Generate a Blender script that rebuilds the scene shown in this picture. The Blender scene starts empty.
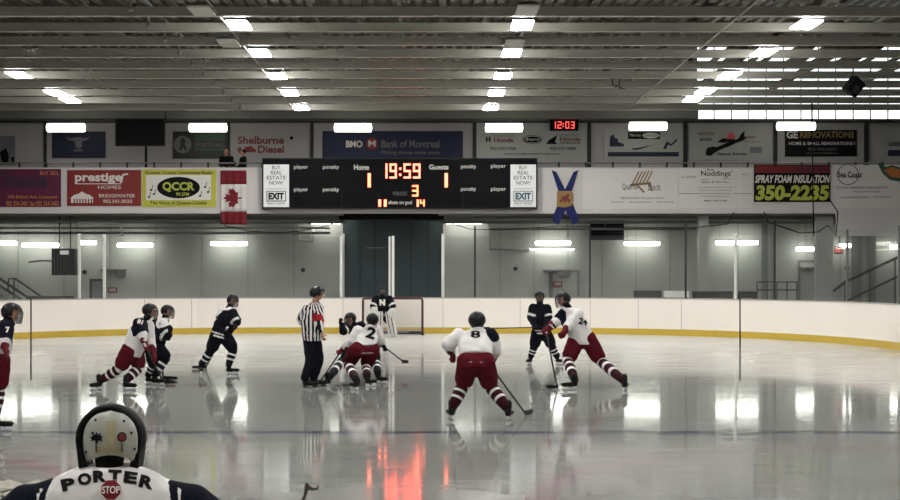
import bpy, bmesh, math, random
from mathutils import Vector, Matrix, Quaternion
from mathutils.bvhtree import BVHTree
from mathutils.geometry import intersect_point_line

random.seed(7)
SC = bpy.context.scene
COL = SC.collection
PI = math.pi

# ------------------------------------------------------------------ camera
F, CX, CY, H = 1500.0, 427.0, 275.0, 1.93       # focal length in pixels, vanishing point, eye height
cam_d = bpy.data.cameras.new('camera')
cam_d.sensor_width = 36.0
cam_d.lens = F / 900.0 * 36.0
cam_d.shift_x = (450.0 - CX) / 900.0
cam_d.shift_y = (CY - 250.0) / 900.0
cam_d.clip_start = 0.05
cam_d.clip_end = 300
cam = bpy.data.objects.new('camera', cam_d)
cam.location = (0, 0, H)
cam.rotation_euler = (PI / 2, 0, 0)
COL.objects.link(cam)
SC.camera = cam

# ------------------------------------------------------------------ world and exposure
w = bpy.data.worlds.new('overcast')
SC.world = w
w.use_nodes = True
w.node_tree.nodes['Background'].inputs[0].default_value = (0.95, 0.98, 1.0, 1)
w.node_tree.nodes['Background'].inputs[1].default_value = 3.0
SC.view_settings.view_transform = 'Standard'
SC.view_settings.look = 'None'
SC.view_settings.exposure = 0.0
SC.view_settings.gamma = 1.0
SC.view_settings.use_curve_mapping = False
LAMP = 94.0         # roof fixtures
WALL_LAMP = 8.0     # fixtures under the roof edge
LOW_LAMP = 15.0      # fixtures under the gallery


# ------------------------------------------------------------------ helpers
def lin(c):
    c = c / 255.0
    return c / 12.92 if c <= 0.04045 else ((c + 0.055) / 1.055) ** 2.4


def rgb(r, g, b):
    return (lin(r), lin(g), lin(b), 1.0)


def at(px, py, y):
    return Vector(((px - CX) * y / F, y, H + (CY - py) * y / F))


def ground(px, py):
    y = F * H / (py - CY)
    return Vector(((px - CX) * y / F, y, 0.0))


def mat(name, col, rough=0.6, metal=0.0, spec=0.5, noise=0.0, nscale=8.0, bump=0.0, bscale=60.0):
    m = bpy.data.materials.new(name)
    m.use_nodes = True
    nt = m.node_tree
    b = nt.nodes['Principled BSDF']
    b.inputs['Base Color'].default_value = col
    b.inputs['Roughness'].default_value = rough
    b.inputs['Metallic'].default_value = metal
    b.inputs['Specular IOR Level'].default_value = spec
    tc = nt.nodes.new('ShaderNodeTexCoord')
    if noise > 0:
        n = nt.nodes.new('ShaderNodeTexNoise')
        n.inputs['Scale'].default_value = nscale
        n.inputs['Detail'].default_value = 4
        nt.links.new(tc.outputs['Object'], n.inputs['Vector'])
        mx = nt.nodes.new('ShaderNodeMix')
        mx.data_type = 'RGBA'
        mx.inputs[6].default_value = tuple(c * (1 - noise) for c in col[:3]) + (1,)
        mx.inputs[7].default_value = tuple(min(1, c * (1 + noise)) for c in col[:3]) + (1,)
        nt.links.new(n.outputs['Fac'], mx.inputs[0])
        nt.links.new(mx.outputs[2], b.inputs['Base Color'])
    if bump > 0:
        n2 = nt.nodes.new('ShaderNodeTexNoise')
        n2.inputs['Scale'].default_value = bscale
        nt.links.new(tc.outputs['Object'], n2.inputs['Vector'])
        bp = nt.nodes.new('ShaderNodeBump')
        bp.inputs['Strength'].default_value = bump
        bp.inputs['Distance'].default_value = 0.01
        nt.links.new(n2.outputs['Fac'], bp.inputs['Height'])
        nt.links.new(bp.outputs['Normal'], b.inputs['Normal'])
    return m


def emit(name, col, strength):
    m = bpy.data.materials.new(name)
    m.use_nodes = True
    b = m.node_tree.nodes['Principled BSDF']
    b.inputs['Base Color'].default_value = (0.5, 0.5, 0.5, 1)
    b.inputs['Emission Color'].default_value = col
    b.inputs['Emission Strength'].default_value = strength
    return m


def glassy(name, haze=0.05, gloss=0.06, tint=(0.96, 0.98, 0.97, 1)):
    m = bpy.data.materials.new(name)
    m.use_nodes = True
    nt = m.node_tree
    nt.nodes.clear()
    out = nt.nodes.new('ShaderNodeOutputMaterial')
    tr = nt.nodes.new('ShaderNodeBsdfTransparent')
    tr.inputs[0].default_value = tint
    gl = nt.nodes.new('ShaderNodeBsdfGlossy')
    gl.inputs['Roughness'].default_value = 0.03
    df = nt.nodes.new('ShaderNodeBsdfDiffuse')
    df.inputs[0].default_value = (0.8, 0.82, 0.8, 1)
    m1 = nt.nodes.new('ShaderNodeMixShader')
    m1.inputs[0].default_value = gloss
    m2 = nt.nodes.new('ShaderNodeMixShader')
    m2.inputs[0].default_value = haze
    nt.links.new(tr.outputs[0], m1.inputs[1])
    nt.links.new(gl.outputs[0], m1.inputs[2])
    nt.links.new(m1.outputs[0], m2.inputs[1])
    nt.links.new(df.outputs[0], m2.inputs[2])
    nt.links.new(m2.outputs[0], out.inputs[0])
    return m


def link_mesh(name, me, parent=None):
    o = bpy.data.objects.new(name, me)
    COL.objects.link(o)
    if parent is not None:
        o.parent = parent
        o.matrix_parent_inverse = parent.matrix_world.inverted() if False else Matrix.Translation(-parent.location)
    return o


def tag(o, label=None, cat=None, group=None, kind=None):
    if label:
        o['label'] = label
    if cat:
        o['category'] = cat
    if group:
        o['group'] = group
    if kind:
        o['kind'] = kind
    return o


def thing(name, label, cat, loc=(0, 0, 0), group=None):
    o = bpy.data.objects.new(name, None)
    o.empty_display_size = 0.2
    o.location = loc
    COL.objects.link(o)
    return tag(o, label, cat, group)


class MB:
    """collects shapes given in world coordinates into one mesh"""

    def __init__(self):
        self.v, self.f, self.m = [], [], []

    def add(self, vs, fs, mi=0):
        n = len(self.v)
        self.v += [tuple(p) for p in vs]
        self.f += [tuple(i + n for i in q) for q in fs]
        self.m += [mi] * len(fs)
        return self

    def box(self, a, b, mi=0):
        x0, x1 = sorted((a[0], b[0])); y0, y1 = sorted((a[1], b[1])); z0, z1 = sorted((a[2], b[2]))
        vs = [(x0, y0, z0), (x1, y0, z0), (x1, y1, z0), (x0, y1, z0), (x0, y0, z1), (x1, y0, z1), (x1, y1, z1), (x0, y1, z1)]
        return self.add(vs, [(0, 3, 2, 1), (4, 5, 6, 7), (0, 1, 5, 4), (1, 2, 6, 5), (2, 3, 7, 6), (3, 0, 4, 7)], mi)

    def tube(self, pts, r, n=8, mi=0, closed=False):
        pts = [Vector(p) for p in pts]
        rs = r if isinstance(r, (list, tuple)) else [r] * len(pts)
        rings = []
        prev = None
        for i, p in enumerate(pts):
            if closed:
                d = pts[(i + 1) % len(pts)] - pts[i - 1]
            else:
                d = pts[min(i + 1, len(pts) - 1)] - pts[max(i - 1, 0)]
            d.normalize()
            if prev is None:
                u = d.cross(Vector((0, 0, 1)))
                if u.length < 0.05:
                    u = d.cross(Vector((0, 1, 0)))
            else:
                u = prev - d * prev.dot(d)
            u.normalize()
            prev = u
            v = d.cross(u)
            rings.append([p + (u * math.cos(2 * PI * k / n) + v * math.sin(2 * PI * k / n)) * rs[i] for k in range(n)])
        vs = [q for ring in rings for q in ring]
        fs = []
        m = len(rings)
        for i in range(m if closed else m - 1):
            j = (i + 1) % m
            for k in range(n):
                fs.append((i * n + k, i * n + (k + 1) % n, j * n + (k + 1) % n, j * n + k))
        if not closed:
            fs.append(tuple(reversed(range(n))))
            fs.append(tuple((m - 1) * n + k for k in range(n)))
        return self.add(vs, fs, mi)

    def loft(self, rings, mi=0, mis=None):
        """rings: (centre, u, v, ru, rv) closed at both ends"""
        n = 14
        vs = []
        for c, u, v, ru, rv in rings:
            for k in range(n):
                a = 2 * PI * k / n
                vs.append(Vector(c) + Vector(u) * math.cos(a) * ru + Vector(v) * math.sin(a) * rv)
        m = len(rings)
        base = len(self.v)
        fs, ms = [], []
        for i in range(m - 1):
            for k in range(n):
                fs.append((i * n + k, i * n + (k + 1) % n, (i + 1) * n + (k + 1) % n, (i + 1) * n + k))
                ms.append(mis[i] if mis else mi)
        fs.append(tuple(reversed(range(n)))); ms.append(mis[0] if mis else mi)
        fs.append(tuple((m - 1) * n + k for k in range(n))); ms.append(mis[-1] if mis else mi)
        self.v += [tuple(p) for p in vs]
        self.f += [tuple(i + base for i in q) for q in fs]
        self.m += ms
        return self

    def ball(self, c, r, ax=None, mi=0, nu=14, nv=9):
        c = Vector(c)
        if not isinstance(r, (list, tuple)):
            r = (r, r, r)
        if ax is None:
            ax = (Vector((1, 0, 0)), Vector((0, 1, 0)), Vector((0, 0, 1)))
        vs = [c - ax[2] * r[2]]
        for j in range(1, nv):
            t = -PI / 2 + PI * j / nv
            for i in range(nu):
                a = 2 * PI * i / nu
                vs.append(c + ax[0] * r[0] * math.cos(t) * math.cos(a) + ax[1] * r[1] * math.cos(t) * math.sin(a) + ax[2] * r[2] * math.sin(t))
        vs.append(c + ax[2] * r[2])
        fs = [(0, 1 + (i + 1) % nu, 1 + i) for i in range(nu)]
        for j in range(nv - 2):
            for i in range(nu):
                a0 = 1 + j * nu
                fs.append((a0 + i, a0 + (i + 1) % nu, a0 + nu + (i + 1) % nu, a0 + nu + i))
        a0 = 1 + (nv - 2) * nu
        fs += [(a0 + i, a0 + (i + 1) % nu, len(vs) - 1) for i in range(nu)]
        return self.add(vs, fs, mi)

    def cap(self, p, q, r0, r1, n=12):
        """tapered capsule"""
        self.ball(p, r0, nu=n, nv=8)
        self.ball(q, r1, nu=n, nv=8)
        return self.tube([p, q], [r0, r1], n)

    def prism(self, outline, y0, y1, mi=0):
        """outline of (x,z) counter-clockwise seen from -Y, extruded in y"""
        n = len(outline)
        vs = [(x, y0, z) for x, z in outline] + [(x, y1, z) for x, z in outline]
        fs = [tuple(range(n)), tuple(reversed(range(n, 2 * n)))]
        for i in range(n):
            j = (i + 1) % n
            fs.append((i, i + n, j + n, j))
        return self.add(vs, fs, mi)

    def mesh(self, name, mats, smooth=False):
        me = bpy.data.meshes.new(name)
        me.from_pydata(self.v, [], self.f)
        for m in (mats if isinstance(mats, (list, tuple)) else [mats]):
            me.materials.append(m)
        me.polygons.foreach_set('material_index', self.m)
        if smooth:
            me.polygons.foreach_set('use_smooth', [True] * len(self.f))
        me.update()
        return me

    def build(self, name, mats, parent=None, smooth=False, fix=True, bevel=0.0):
        me = self.mesh(name, mats, smooth)
        if fix:
            bm = bmesh.new()
            bm.from_mesh(me)
            bmesh.ops.recalc_face_normals(bm, faces=bm.faces)
            bm.to_mesh(me)
            bm.free()
        o = link_mesh(name, me, parent)
        if bevel > 0:
            b = o.modifiers.new('bevel', 'BEVEL')
            b.width = bevel
            b.segments = 2
            b.limit_method = 'ANGLE'
        return o

    def fused(self, name, mats, parent, voxel, smooth=4, paint=None, ripple=0.0):
        """all shapes merged into ONE continuous surface; paint(centre, normal) chooses a material slot"""
        me0 = self.mesh(name, mats)
        o = bpy.data.objects.new(name + '_tmp', me0)
        COL.objects.link(o)
        r = o.modifiers.new('r', 'REMESH')
        r.mode = 'VOXEL'
        r.voxel_size = voxel
        if smooth:
            s = o.modifiers.new('s', 'SMOOTH')
            s.factor = 0.6
            s.iterations = smooth
        dg = bpy.context.evaluated_depsgraph_get()
        dg.update()
        me = bpy.data.meshes.new_from_object(o.evaluated_get(dg), depsgraph=dg)
        bpy.data.objects.remove(o)
        bpy.data.meshes.remove(me0)
        me.name = name
        me.materials.clear()
        for m in (mats if isinstance(mats, (list, tuple)) else [mats]):
            me.materials.append(m)
        if ripple:
            for v in me.vertices:
                p = v.co
                k = math.sin(p.x * 31 + p.z * 17) * math.sin(p.z * 23 - p.x * 11 + p.y * 19)
                v.co = p + v.normal * ripple * k
        for p in me.polygons:
            p.use_smooth = True
            p.material_index = paint(p.center, p.normal) if paint else 0
        me.update()
        return link_mesh(name, me, parent)


def text_mesh(s, bold=0.0, extrude=0.0):
    c = bpy.data.curves.new('t', 'FONT')
    c.body = s
    c.offset = bold
    c.extrude = extrude
    c.resolution_u = 3
    c.align_x = 'CENTER'
    o = bpy.data.objects.new('t', c)
    COL.objects.link(o)
    dg = bpy.context.evaluated_depsgraph_get()
    dg.update()
    me = bpy.data.meshes.new_from_object(o.evaluated_get(dg), depsgraph=dg)
    bpy.data.objects.remove(o)
    bpy.data.curves.remove(c)
    return me


def text(s, x0, y0, x1, y1, d, m, parent, bold=0.02, name='lettering', keep=False, shear=0.0, th=0.004):
    """lettering filling the pixel-measured box at depth d, facing the ice"""
    me = text_mesh(s, bold, 0.01)
    xs = [v.co.x for v in me.vertices]; ys = [v.co.y for v in me.vertices]
    if not xs:
        return None
    a, b = at(x0, y1, d), at(x1, y0, d)
    sx = (b.x - a.x) / (max(xs) - min(xs)); sz = (b.z - a.z) / (max(ys) - min(ys))
    if keep:
        sx = min(sx, sz)
    cx = (max(xs) + min(xs)) / 2
    for v in me.vertices:
        x, y, z = v.co
        zz = (y - min(ys)) * sz
        v.co = ((a.x + b.x) / 2 + (x - cx) * sx + shear * (zz - (b.z - a.z) / 2), d - z / 0.01 * th / 2, a.z + zz)
    me.materials.append(m)
    return link_mesh(name, me, parent)


def rect(x0, y0, x1, y1, d, th, m, name, parent=None, bevel=0.0):
    """box whose front face fills the pixel-measured rectangle at depth d"""
    a, b = at(x0, y1, d), at(x1, y0, d)
    return MB().box((a.x, d, a.z), (b.x, d + th, b.z)).build(name, m, parent, bevel=bevel)


def rects(lst, d, th, m, name, parent):
    mb = MB()
    for x0, y0, x1, y1 in lst:
        a, b = at(x0, y1, d), at(x1, y0, d)
        mb.box((a.x, d, a.z), (b.x, d + th, b.z))
    return mb.build(name, m, parent)


def poly(pts, d, th, m, name, parent):
    """flat emblem from pixel outline(s) at depth d"""
    mb = MB()
    for o in (pts if isinstance(pts[0][0], (list, tuple)) else [pts]):
        mb.prism([(at(x, y, d).x, at(x, y, d).z) for x, y in o], d, d + th)
    return mb.build(name, m, parent)


def oval(cx, cy, rx, ry, n=28):
    return [(cx + rx * math.cos(2 * PI * k / n), cy + ry * math.sin(2 * PI * k / n)) for k in range(n)]


def ring_strip(cx, cy, rx, ry, t, d, th, m, name, parent, n=28):
    mb = MB()
    for k in range(n):
        a0, a1 = 2 * PI * k / n, 2 * PI * (k + 1) / n
        q = [(cx + rx * math.cos(a0), cy + ry * math.sin(a0)), (cx + rx * math.cos(a1), cy + ry * math.sin(a1)),
             (cx + (rx - t) * math.cos(a1), cy + (ry - t) * math.sin(a1)), (cx + (rx - t) * math.cos(a0), cy + (ry - t) * math.sin(a0))]
        mb.prism([(at(x, y, d).x, at(x, y, d).z) for x, y in q], d, d + th)
    return mb.build(name, m, parent)


# ------------------------------------------------------------------ materials
M = {}
M['beam'] = mat('painted steel beam', rgb(160, 158, 148), 0.38, 0, 0.5, 0.06, 2)
M['deck'] = mat('roof deck', rgb(104, 100, 91), 0.7, 0, 0.3, 0.15, 1)
M['wall'] = mat('wall panel', rgb(154, 156, 151), 0.5, 0, 0.4, 0.05, 0.6)
M['wall_up'] = mat('upper wall panel', rgb(158, 156, 154), 0.6, 0, 0.3, 0.05, 0.6)
M['seam'] = mat('dark trim', rgb(48, 48, 48), 0.6)
M['soffit'] = mat('gallery soffit', rgb(122, 123, 118), 0.7, 0, 0.3, 0.1, 1)
M['concrete'] = mat('concrete', rgb(110, 110, 106), 0.8, 0, 0.3, 0.15, 1.5)
M['dark'] = mat('black plastic', rgb(12, 12, 13), 0.6, 0, 0.12)
M['darkgrey'] = mat('dark grey metal', rgb(40, 42, 43), 0.6, 0.0, 0.2)
M['grey'] = mat('grey metal', rgb(120, 122, 120), 0.45, 0.4)
M['white'] = mat('white vinyl', rgb(205, 202, 198), 0.5, 0, 0.3, 0.03, 2)
M['fascia'] = mat('fascia white', rgb(196, 192, 190), 0.55, 0, 0.3, 0.03, 0.7)
M['post'] = mat('white post', rgb(220, 220, 214), 0.4)
M['door'] = mat('green grey door', rgb(70, 82, 86), 0.5, 0, 0.2, 0.1, 0.8)
M['board'] = mat('white board', rgb(236, 229, 220), 0.35, 0, 0.4, 0.02, 1.5)
M['kick'] = mat('yellow kick plate', rgb(192, 164, 62), 0.4, 0, 0.4, 0.12, 3)
M['cap'] = mat('cap rail', rgb(170, 166, 160), 0.4)
M['glass'] = glassy('rink glass', 0.012, 0.03)
M['nearglass'] = glassy('near glass', 0.0, 0.004, (0.99, 0.99, 0.99, 1))
M['lamp'] = emit('lit lens', (1.0, 0.98, 0.95, 1), LAMP)
M['walllamp'] = emit('lit wrap lens', (1.0, 0.95, 0.86, 1), WALL_LAMP)
M['lowlamp'] = emit('lit tube', (1.0, 0.98, 0.90, 1), LOW_LAMP)
M['offlamp'] = mat('unlit lens', rgb(176, 174, 166), 0.4)
M['led'] = emit('orange red digits', (1.0, 0.05, 0.022, 1), 14.0)
M['ledamber'] = emit('amber digits', (1.0, 0.09, 0.012, 1), 7.0)
M['ledred'] = emit('red digits', (1.0, 0.05, 0.04, 1), 2.2)
M['pink'] = mat('pink red print', rgb(196, 84, 92), 0.6)
M['exit'] = emit('red exit glow', (1.0, 0.08, 0.06, 1), 0.8)
M['print_w'] = mat('white print', rgb(215, 212, 205), 0.6)
M['print_k'] = mat('black print', rgb(14, 14, 16), 0.7, 0, 0.1)
M['print_grey'] = mat('grey print', rgb(105, 105, 108), 0.6)
M['red'] = mat('banner red', rgb(124, 36, 34), 0.6, 0, 0.3)
M['flagred'] = mat('flag red', rgb(106, 24, 34), 0.7, 0, 0.2, 0.06, 6)
M['maroon'] = mat('banner maroon', rgb(86, 24, 54), 0.6, 0, 0.3)
M['purple'] = mat('dark purple print', rgb(48, 18, 46), 0.6)
M['orange'] = mat('orange print', rgb(176, 106, 52), 0.6)
M['yellow'] = mat('banner yellow', rgb(186, 184, 74), 0.6, 0, 0.3)
M['navy'] = mat('banner navy', rgb(20, 28, 58), 0.6, 0, 0.3)
M['navy2'] = mat('banner navy blue', rgb(18, 28, 52), 0.6, 0, 0.3)
M['darkred'] = mat('dark red print', rgb(104, 28, 32), 0.6)
M['gold'] = mat('gold print', rgb(134, 112, 66), 0.6)
M['shieldgold'] = mat('gold shield cloth', rgb(146, 118, 68), 0.7, 0, 0.2, 0.1, 8)
M['blue'] = mat('saltire blue', rgb(28, 34, 86), 0.7, 0, 0.2, 0.05, 6)
M['green'] = mat('green print', rgb(44, 74, 52), 0.6)
M['teal'] = mat('teal print', rgb(40, 84, 92), 0.6)
M['lime'] = mat('yellow green print', rgb(164, 174, 64), 0.6)
M['olive'] = mat('dark olive print', rgb(30, 33, 26), 0.6)
M['board_black'] = mat('scoreboard black', rgb(8, 9, 12), 0.6, 0, 0.08)
M['signwhite'] = emit('backlit panel', (0.85, 0.86, 0.82, 1), 0.28)
# people
M['skin'] = mat('skin', rgb(164, 120, 100), 0.55)
M['helmet'] = mat('black helmet', rgb(14, 14, 17), 0.35, 0, 0.22)
M['ridge'] = mat('helmet ridge', rgb(58, 58, 62), 0.4, 0, 0.3)
M['cage'] = mat('face cage steel', rgb(70, 70, 72), 0.4, 0.5)
M['visor'] = glassy('clear face shield', 0.12, 0.12)
M['jw'] = mat('white jersey cloth', rgb(206, 203, 202), 0.8, 0, 0.2, 0.03, 8, 0.3, 30)
M['jk'] = mat('black jersey cloth', rgb(17, 18, 25), 0.85, 0, 0.05, 0.1, 8, 0.3, 30)
M['jn'] = mat('navy jersey cloth', rgb(18, 20, 30), 0.85, 0, 0.05, 0.1, 8, 0.3, 30)
M['jr'] = mat('red cloth', rgb(78, 18, 28), 0.85, 0, 0.05, 0.08, 8, 0.3, 30)
M['band'] = mat('red arm band', rgb(138, 30, 38), 0.85, 0, 0.05)
M['gloveblack'] = mat('black glove', rgb(17, 17, 20), 0.7, 0, 0.1, 0.1, 20)
M['glovered'] = mat('dark red glove', rgb(86, 22, 32), 0.7, 0, 0.1, 0.1, 20)
M['boot'] = mat('black boot', rgb(14, 14, 16), 0.5, 0, 0.15)
M['sockdark'] = mat('dark maroon sock', rgb(46, 16, 24), 0.85, 0, 0.05)
M['steel'] = mat('skate steel', rgb(160, 162, 166), 0.5, 0.6)
M['holder'] = mat('blade holder white', rgb(205, 205, 205), 0.4)
M['holderk'] = mat('blade holder black', rgb(30, 30, 32), 0.4)
M['stick'] = mat('black stick', rgb(18, 18, 20), 0.5, 0, 0.2)
M['stickw'] = mat('white stick', rgb(205, 200, 196), 0.5)
M['tape'] = mat('white tape', rgb(200, 198, 192), 0.8)
M['pad'] = mat('white goalie pad', rgb(206, 202, 196), 0.6, 0, 0.3, 0.04, 5)
M['mask'] = mat('mask shell black', rgb(16, 15, 15), 0.6, 0, 0.08)
M['maskplate'] = mat('mask back plate', rgb(152, 153, 145), 0.35, 0, 0.4, 0.14, 9)
M['maskgold'] = mat('mask yellowish paint', rgb(150, 142, 112), 0.4, 0, 0.4, 0.12, 30)
M['hair'] = mat('dark hair', rgb(18, 15, 14), 0.85, 0, 0.1)
M['suit'] = mat('dark suit cloth', rgb(16, 17, 20), 0.85, 0, 0.05)
M['netcord'] = mat('white net cord', rgb(205, 200, 196), 0.8)
M['netframe'] = mat('dark red goal post', rgb(70, 22, 24), 0.4)
M['netbase'] = mat('goal base pad', rgb(60, 60, 66), 0.6)


# ------------------------------------------------------------------ rink layout
AX = -1.03            # rink axis
HW = 13.1             # half width
Y0, Y1 = 2.58, 49.5   # end boards
CA, CB = 9.2, 11.0    # corner semi-axes


def rink_path(off=0.0, step=10):
    """closed loop, counter-clockwise seen from above, starting at the far left of the straight far end"""
    hw, y0, y1 = HW + off, Y0 - off, Y1 + off
    a, b = CA + off, CB + off
    pts = []
    def arc(cx, cy, ra, rb, t0, t1, n=22):
        for k in range(n + 1):
            t = t0 + (t1 - t0) * k / n
            pts.append(Vector((cx + ra * math.cos(t), cy + rb * math.sin(t), 0)))
    arc(AX + hw - a, y1 - b, a, b, 0, PI / 2)
    arc(AX - hw + a, y1 - b, a, b, PI / 2, PI)
    arc(AX - hw + a, y0 + 4, a, 4, PI, 1.5 * PI)
    arc(AX + hw - a, y0 + 4, a, 4, 1.5 * PI, 2 * PI)
    return pts


def wall_loop(off0, off1, z0, z1):
    p, q = rink_path(off0), rink_path(off1)
    n = len(p)
    vs = [(v.x, v.y, z0) for v in p] + [(v.x, v.y, z0) for v in q] + [(v.x, v.y, z1) for v in p] + [(v.x, v.y, z1) for v in q]
    fs = []
    for i in range(n):
        j = (i + 1) % n
        fs += [(i, j, 2 * n + j, 2 * n + i), (n + i, 3 * n + i, 3 * n + j, n + j), (2 * n + i, 2 * n + j, 3 * n + j, 3 * n + i), (i, n + i, n + j, j)]
    return MB().add(vs, fs)


# ice ---------------------------------------------------------------
def ice_material():
    m = bpy.data.materials.new('wet rink ice')
    m.use_nodes = True
    nt = m.node_tree
    b = nt.nodes['Principled BSDF']
    tc = nt.nodes.new('ShaderNodeTexCoord')
    sp = nt.nodes.new('ShaderNodeSeparateXYZ')
    nt.links.new(tc.outputs['Object'], sp.inputs[0])

    def math_n(op, a, bb=None, c=None):
        n = nt.nodes.new('ShaderNodeMath')
        n.operation = op
        for i, v in enumerate((a, bb, c)):
            if v is None:
                continue
            if isinstance(v, (int, float)):
                n.inputs[i].default_value = v
            else:
                nt.links.new(v, n.inputs[i])
        return n.outputs[0]

    def band(val, c, hw):
        return math_n('LESS_THAN', math_n('ABSOLUTE', math_n('SUBTRACT', val, c)), hw)

    def mix(fac, ca, cb):
        n = nt.nodes.new('ShaderNodeMix')
        n.data_type = 'RGBA'
        nt.links.new(fac, n.inputs[0])
        if isinstance(ca, tuple):
            n.inputs[6].default_value = ca
        else:
            nt.links.new(ca, n.inputs[6])
        if isinstance(cb, tuple):
            n.inputs[7].default_value = cb
        else:
            nt.links.new(cb, n.inputs[7])
        return n.outputs[2]
    nz = nt.nodes.new('ShaderNodeTexNoise')
    nz.inputs['Scale'].default_value = 0.35
    nz.inputs['Detail'].default_value = 5
    nt.links.new(tc.outputs['Object'], nz.inputs['Vector'])
    base = mix(nz.outputs['Fac'], ICE_A, ICE_B)
    X, Y = sp.outputs[0], sp.outputs[1]
    # painted lines under the ice
    red = (0.30, 0.10, 0.11, 1)
    pale = (0.26, 0.20, 0.20, 1)
    blue = (0.07, 0.08, 0.11, 1)
    c = mix(band(Y, 18.4, 0.14), base, blue)
    c = mix(band(Y, 34.2, 0.14), c, blue)
    c = mix(band(Y, 26.2, 0.13), c, (0.16, 0.08, 0.10, 1))
    c = mix(band(Y, 47.2, 0.03), c, red)
    def circle(cx, cy, r, t, col, prev):
        dx = math_n('SUBTRACT', X, cx)
        dy = math_n('SUBTRACT', Y, cy)
        dist = math_n('SQRT', math_n('ADD', math_n('MULTIPLY', dx, dx), math_n('MULTIPLY', dy, dy)))
        return mix(band(dist, r, t), prev, col)
    c = circle(AX - 6.2, 12.6, 4.2, 0.14, pale, c)
    c = circle(AX + 6.2, 12.6, 4.2, 0.14, pale, c)
    c = circle(AX, 26.2, 4.0, 0.03, blue, c)
    fz = nt.nodes.new('ShaderNodeMapRange')       # paler, rougher ice towards the far end
    fz.inputs[1].default_value = 31.0
    fz.inputs[2].default_value = 45.0
    nt.links.new(math_n('ADD', Y, math_n('MULTIPLY', nz.outputs['Fac'], 5.0)), fz.inputs[0])
    c = mix(fz.outputs[0], c, (0.50, 0.50, 0.475, 1))
    nt.links.new(c, b.inputs['Base Color'])
    # skate marks
    mp = nt.nodes.new('ShaderNodeMapping')
    mp.inputs['Scale'].default_value = (0.5, 2.2, 1)
    nt.links.new(tc.outputs['Object'], mp.inputs[0])
    n2 = nt.nodes.new('ShaderNodeTexNoise')
    n2.inputs['Scale'].default_value = 1.4
    n2.inputs['Detail'].default_value = 6
    n2.inputs['Distortion'].default_value = 1.2
    nt.links.new(mp.outputs[0], n2.inputs['Vector'])
    rr = nt.nodes.new('ShaderNodeMapRange')
    rr.inputs[1].default_value = 0.35
    rr.inputs[2].default_value = 0.7
    rr.inputs[3].default_value = ICE_R0
    rr.inputs[4].default_value = ICE_R1
    nt.links.new(n2.outputs['Fac'], rr.inputs[0])
    nt.links.new(math_n('ADD', rr.outputs[0], math_n('MULTIPLY', fz.outputs[0], 0.16)), b.inputs['Roughness'])
    n3 = nt.nodes.new('ShaderNodeTexNoise')
    n3.inputs['Scale'].default_value = 3.0
    n3.inputs['Detail'].default_value = 3
    nt.links.new(tc.outputs['Object'], n3.inputs['Vector'])
    bp = nt.nodes.new('ShaderNodeBump')
    bp.inputs['Strength'].default_value = 0.05
    bp.inputs['Distance'].default_value = 0.004
    nt.links.new(n3.outputs['Fac'], bp.inputs['Height'])
    nt.links.new(bp.outputs['Normal'], b.inputs['Normal'])
    b.inputs['IOR'].default_value = ICE_IOR
    b.inputs['Specular IOR Level'].default_value = 0.5
    return m


ICE_A, ICE_B = (0.20, 0.205, 0.19, 1), (0.28, 0.285, 0.265, 1)
ICE_R0, ICE_R1, ICE_IOR = 0.05, 0.11, 1.34
M['ice'] = ice_material()
p = rink_path(0.03)
n = len(p)
ice = MB().add([(v.x, v.y, 0.0) for v in p] + [(v.x, v.y, -0.04) for v in p],
               [tuple(range(n)), tuple(reversed(range(n, 2 * n)))] + [(i, (i + 1) % n, n + (i + 1) % n, n + i) for i in range(n)]).build('floor', M['ice'])
tag(ice, 'wet reflective white rink ice', None, None, 'structure')
p = rink_path(0.035)
# concrete around the ice, with the rink cut out
XL, XR, YB, YF = -21.0, 21.0, -4.0, 57.0
q = rink_path(0.03)
mb = MB()
vs, fs = [], []
for i, v in enumerate(q):
    vs.append((v.x, v.y, -0.01))
cx0, cy0 = AX, 26.0
outer = []
for v in q:
    dx, dy = v.x - cx0, v.y - cy0
    k = min((XR - cx0) / dx if dx > 0 else 1e9, (XL - cx0) / dx if dx < 0 else 1e9, (YF - cy0) / dy if dy > 0 else 1e9, (YB - cy0) / dy if dy < 0 else 1e9)
    outer.append((cx0 + dx * k, cy0 + dy * k, -0.01))
n = len(q)
vs += outer
for i in range(n):
    j = (i + 1) % n
    fs.append((i, j, n + j, n + i))
o = mb.add(vs, fs).build('ground_concrete', M['concrete'])
tag(o, 'grey concrete walkway around the rink', None, None, 'structure')
o = MB().box((XL - 1, YB - 1, -0.3), (XR + 1, YF + 1, -0.05)).build('ground_slab', M['concrete'])
tag(o, 'concrete slab', None, None, 'structure')

# boards and glass ------------------------------------------------------
barrier = thing('rink_boards', 'white dasher boards with yellow kick plate and clear glass around the ice', 'boards', (AX, Y1, 0))
barrier['kind'] = 'structure'
HB = 1.19
wall_loop(0.0, 0.09, 0.20, HB - 0.035).build('board_facing', M['board'], barrier)
wall_loop(-0.012, 0.09, 0.0, 0.20).build('kick_plate', M['kick'], barrier)
wall_loop(-0.015, 0.13, HB - 0.035, HB).build('cap_rail', M['cap'], barrier)

GZ = 3.2
far_px = [-40, 2, 31, 79, 104, 145, 193, 260, 341]
far_px2 = [443, 475, 530, 590, 638, 686, 736, 775]
# far straight and corners: outer path sampled by screen-independent arc points
posts = {79: 'w', 104: 'w', 341: 'w', 393: 'w', 443: 'w', 475: 'd', 590: 'd', 686: 'd', 736: 'w', 775: 'd'}


def far_y(x):
    """y of the far glass line for a given x"""
    dx = abs(x - AX) - (HW - CA)
    if dx <= 0:
        return Y1 + 0.05
    return Y1 - CB + CB * math.sqrt(max(0.0, 1 - (dx / CA) ** 2)) + 0.05


def px_to_x(px):
    x = (px - CX) * Y1 / F
    for _ in range(12):
        x = (px - CX) * far_y(x) / F
    return x


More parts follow.
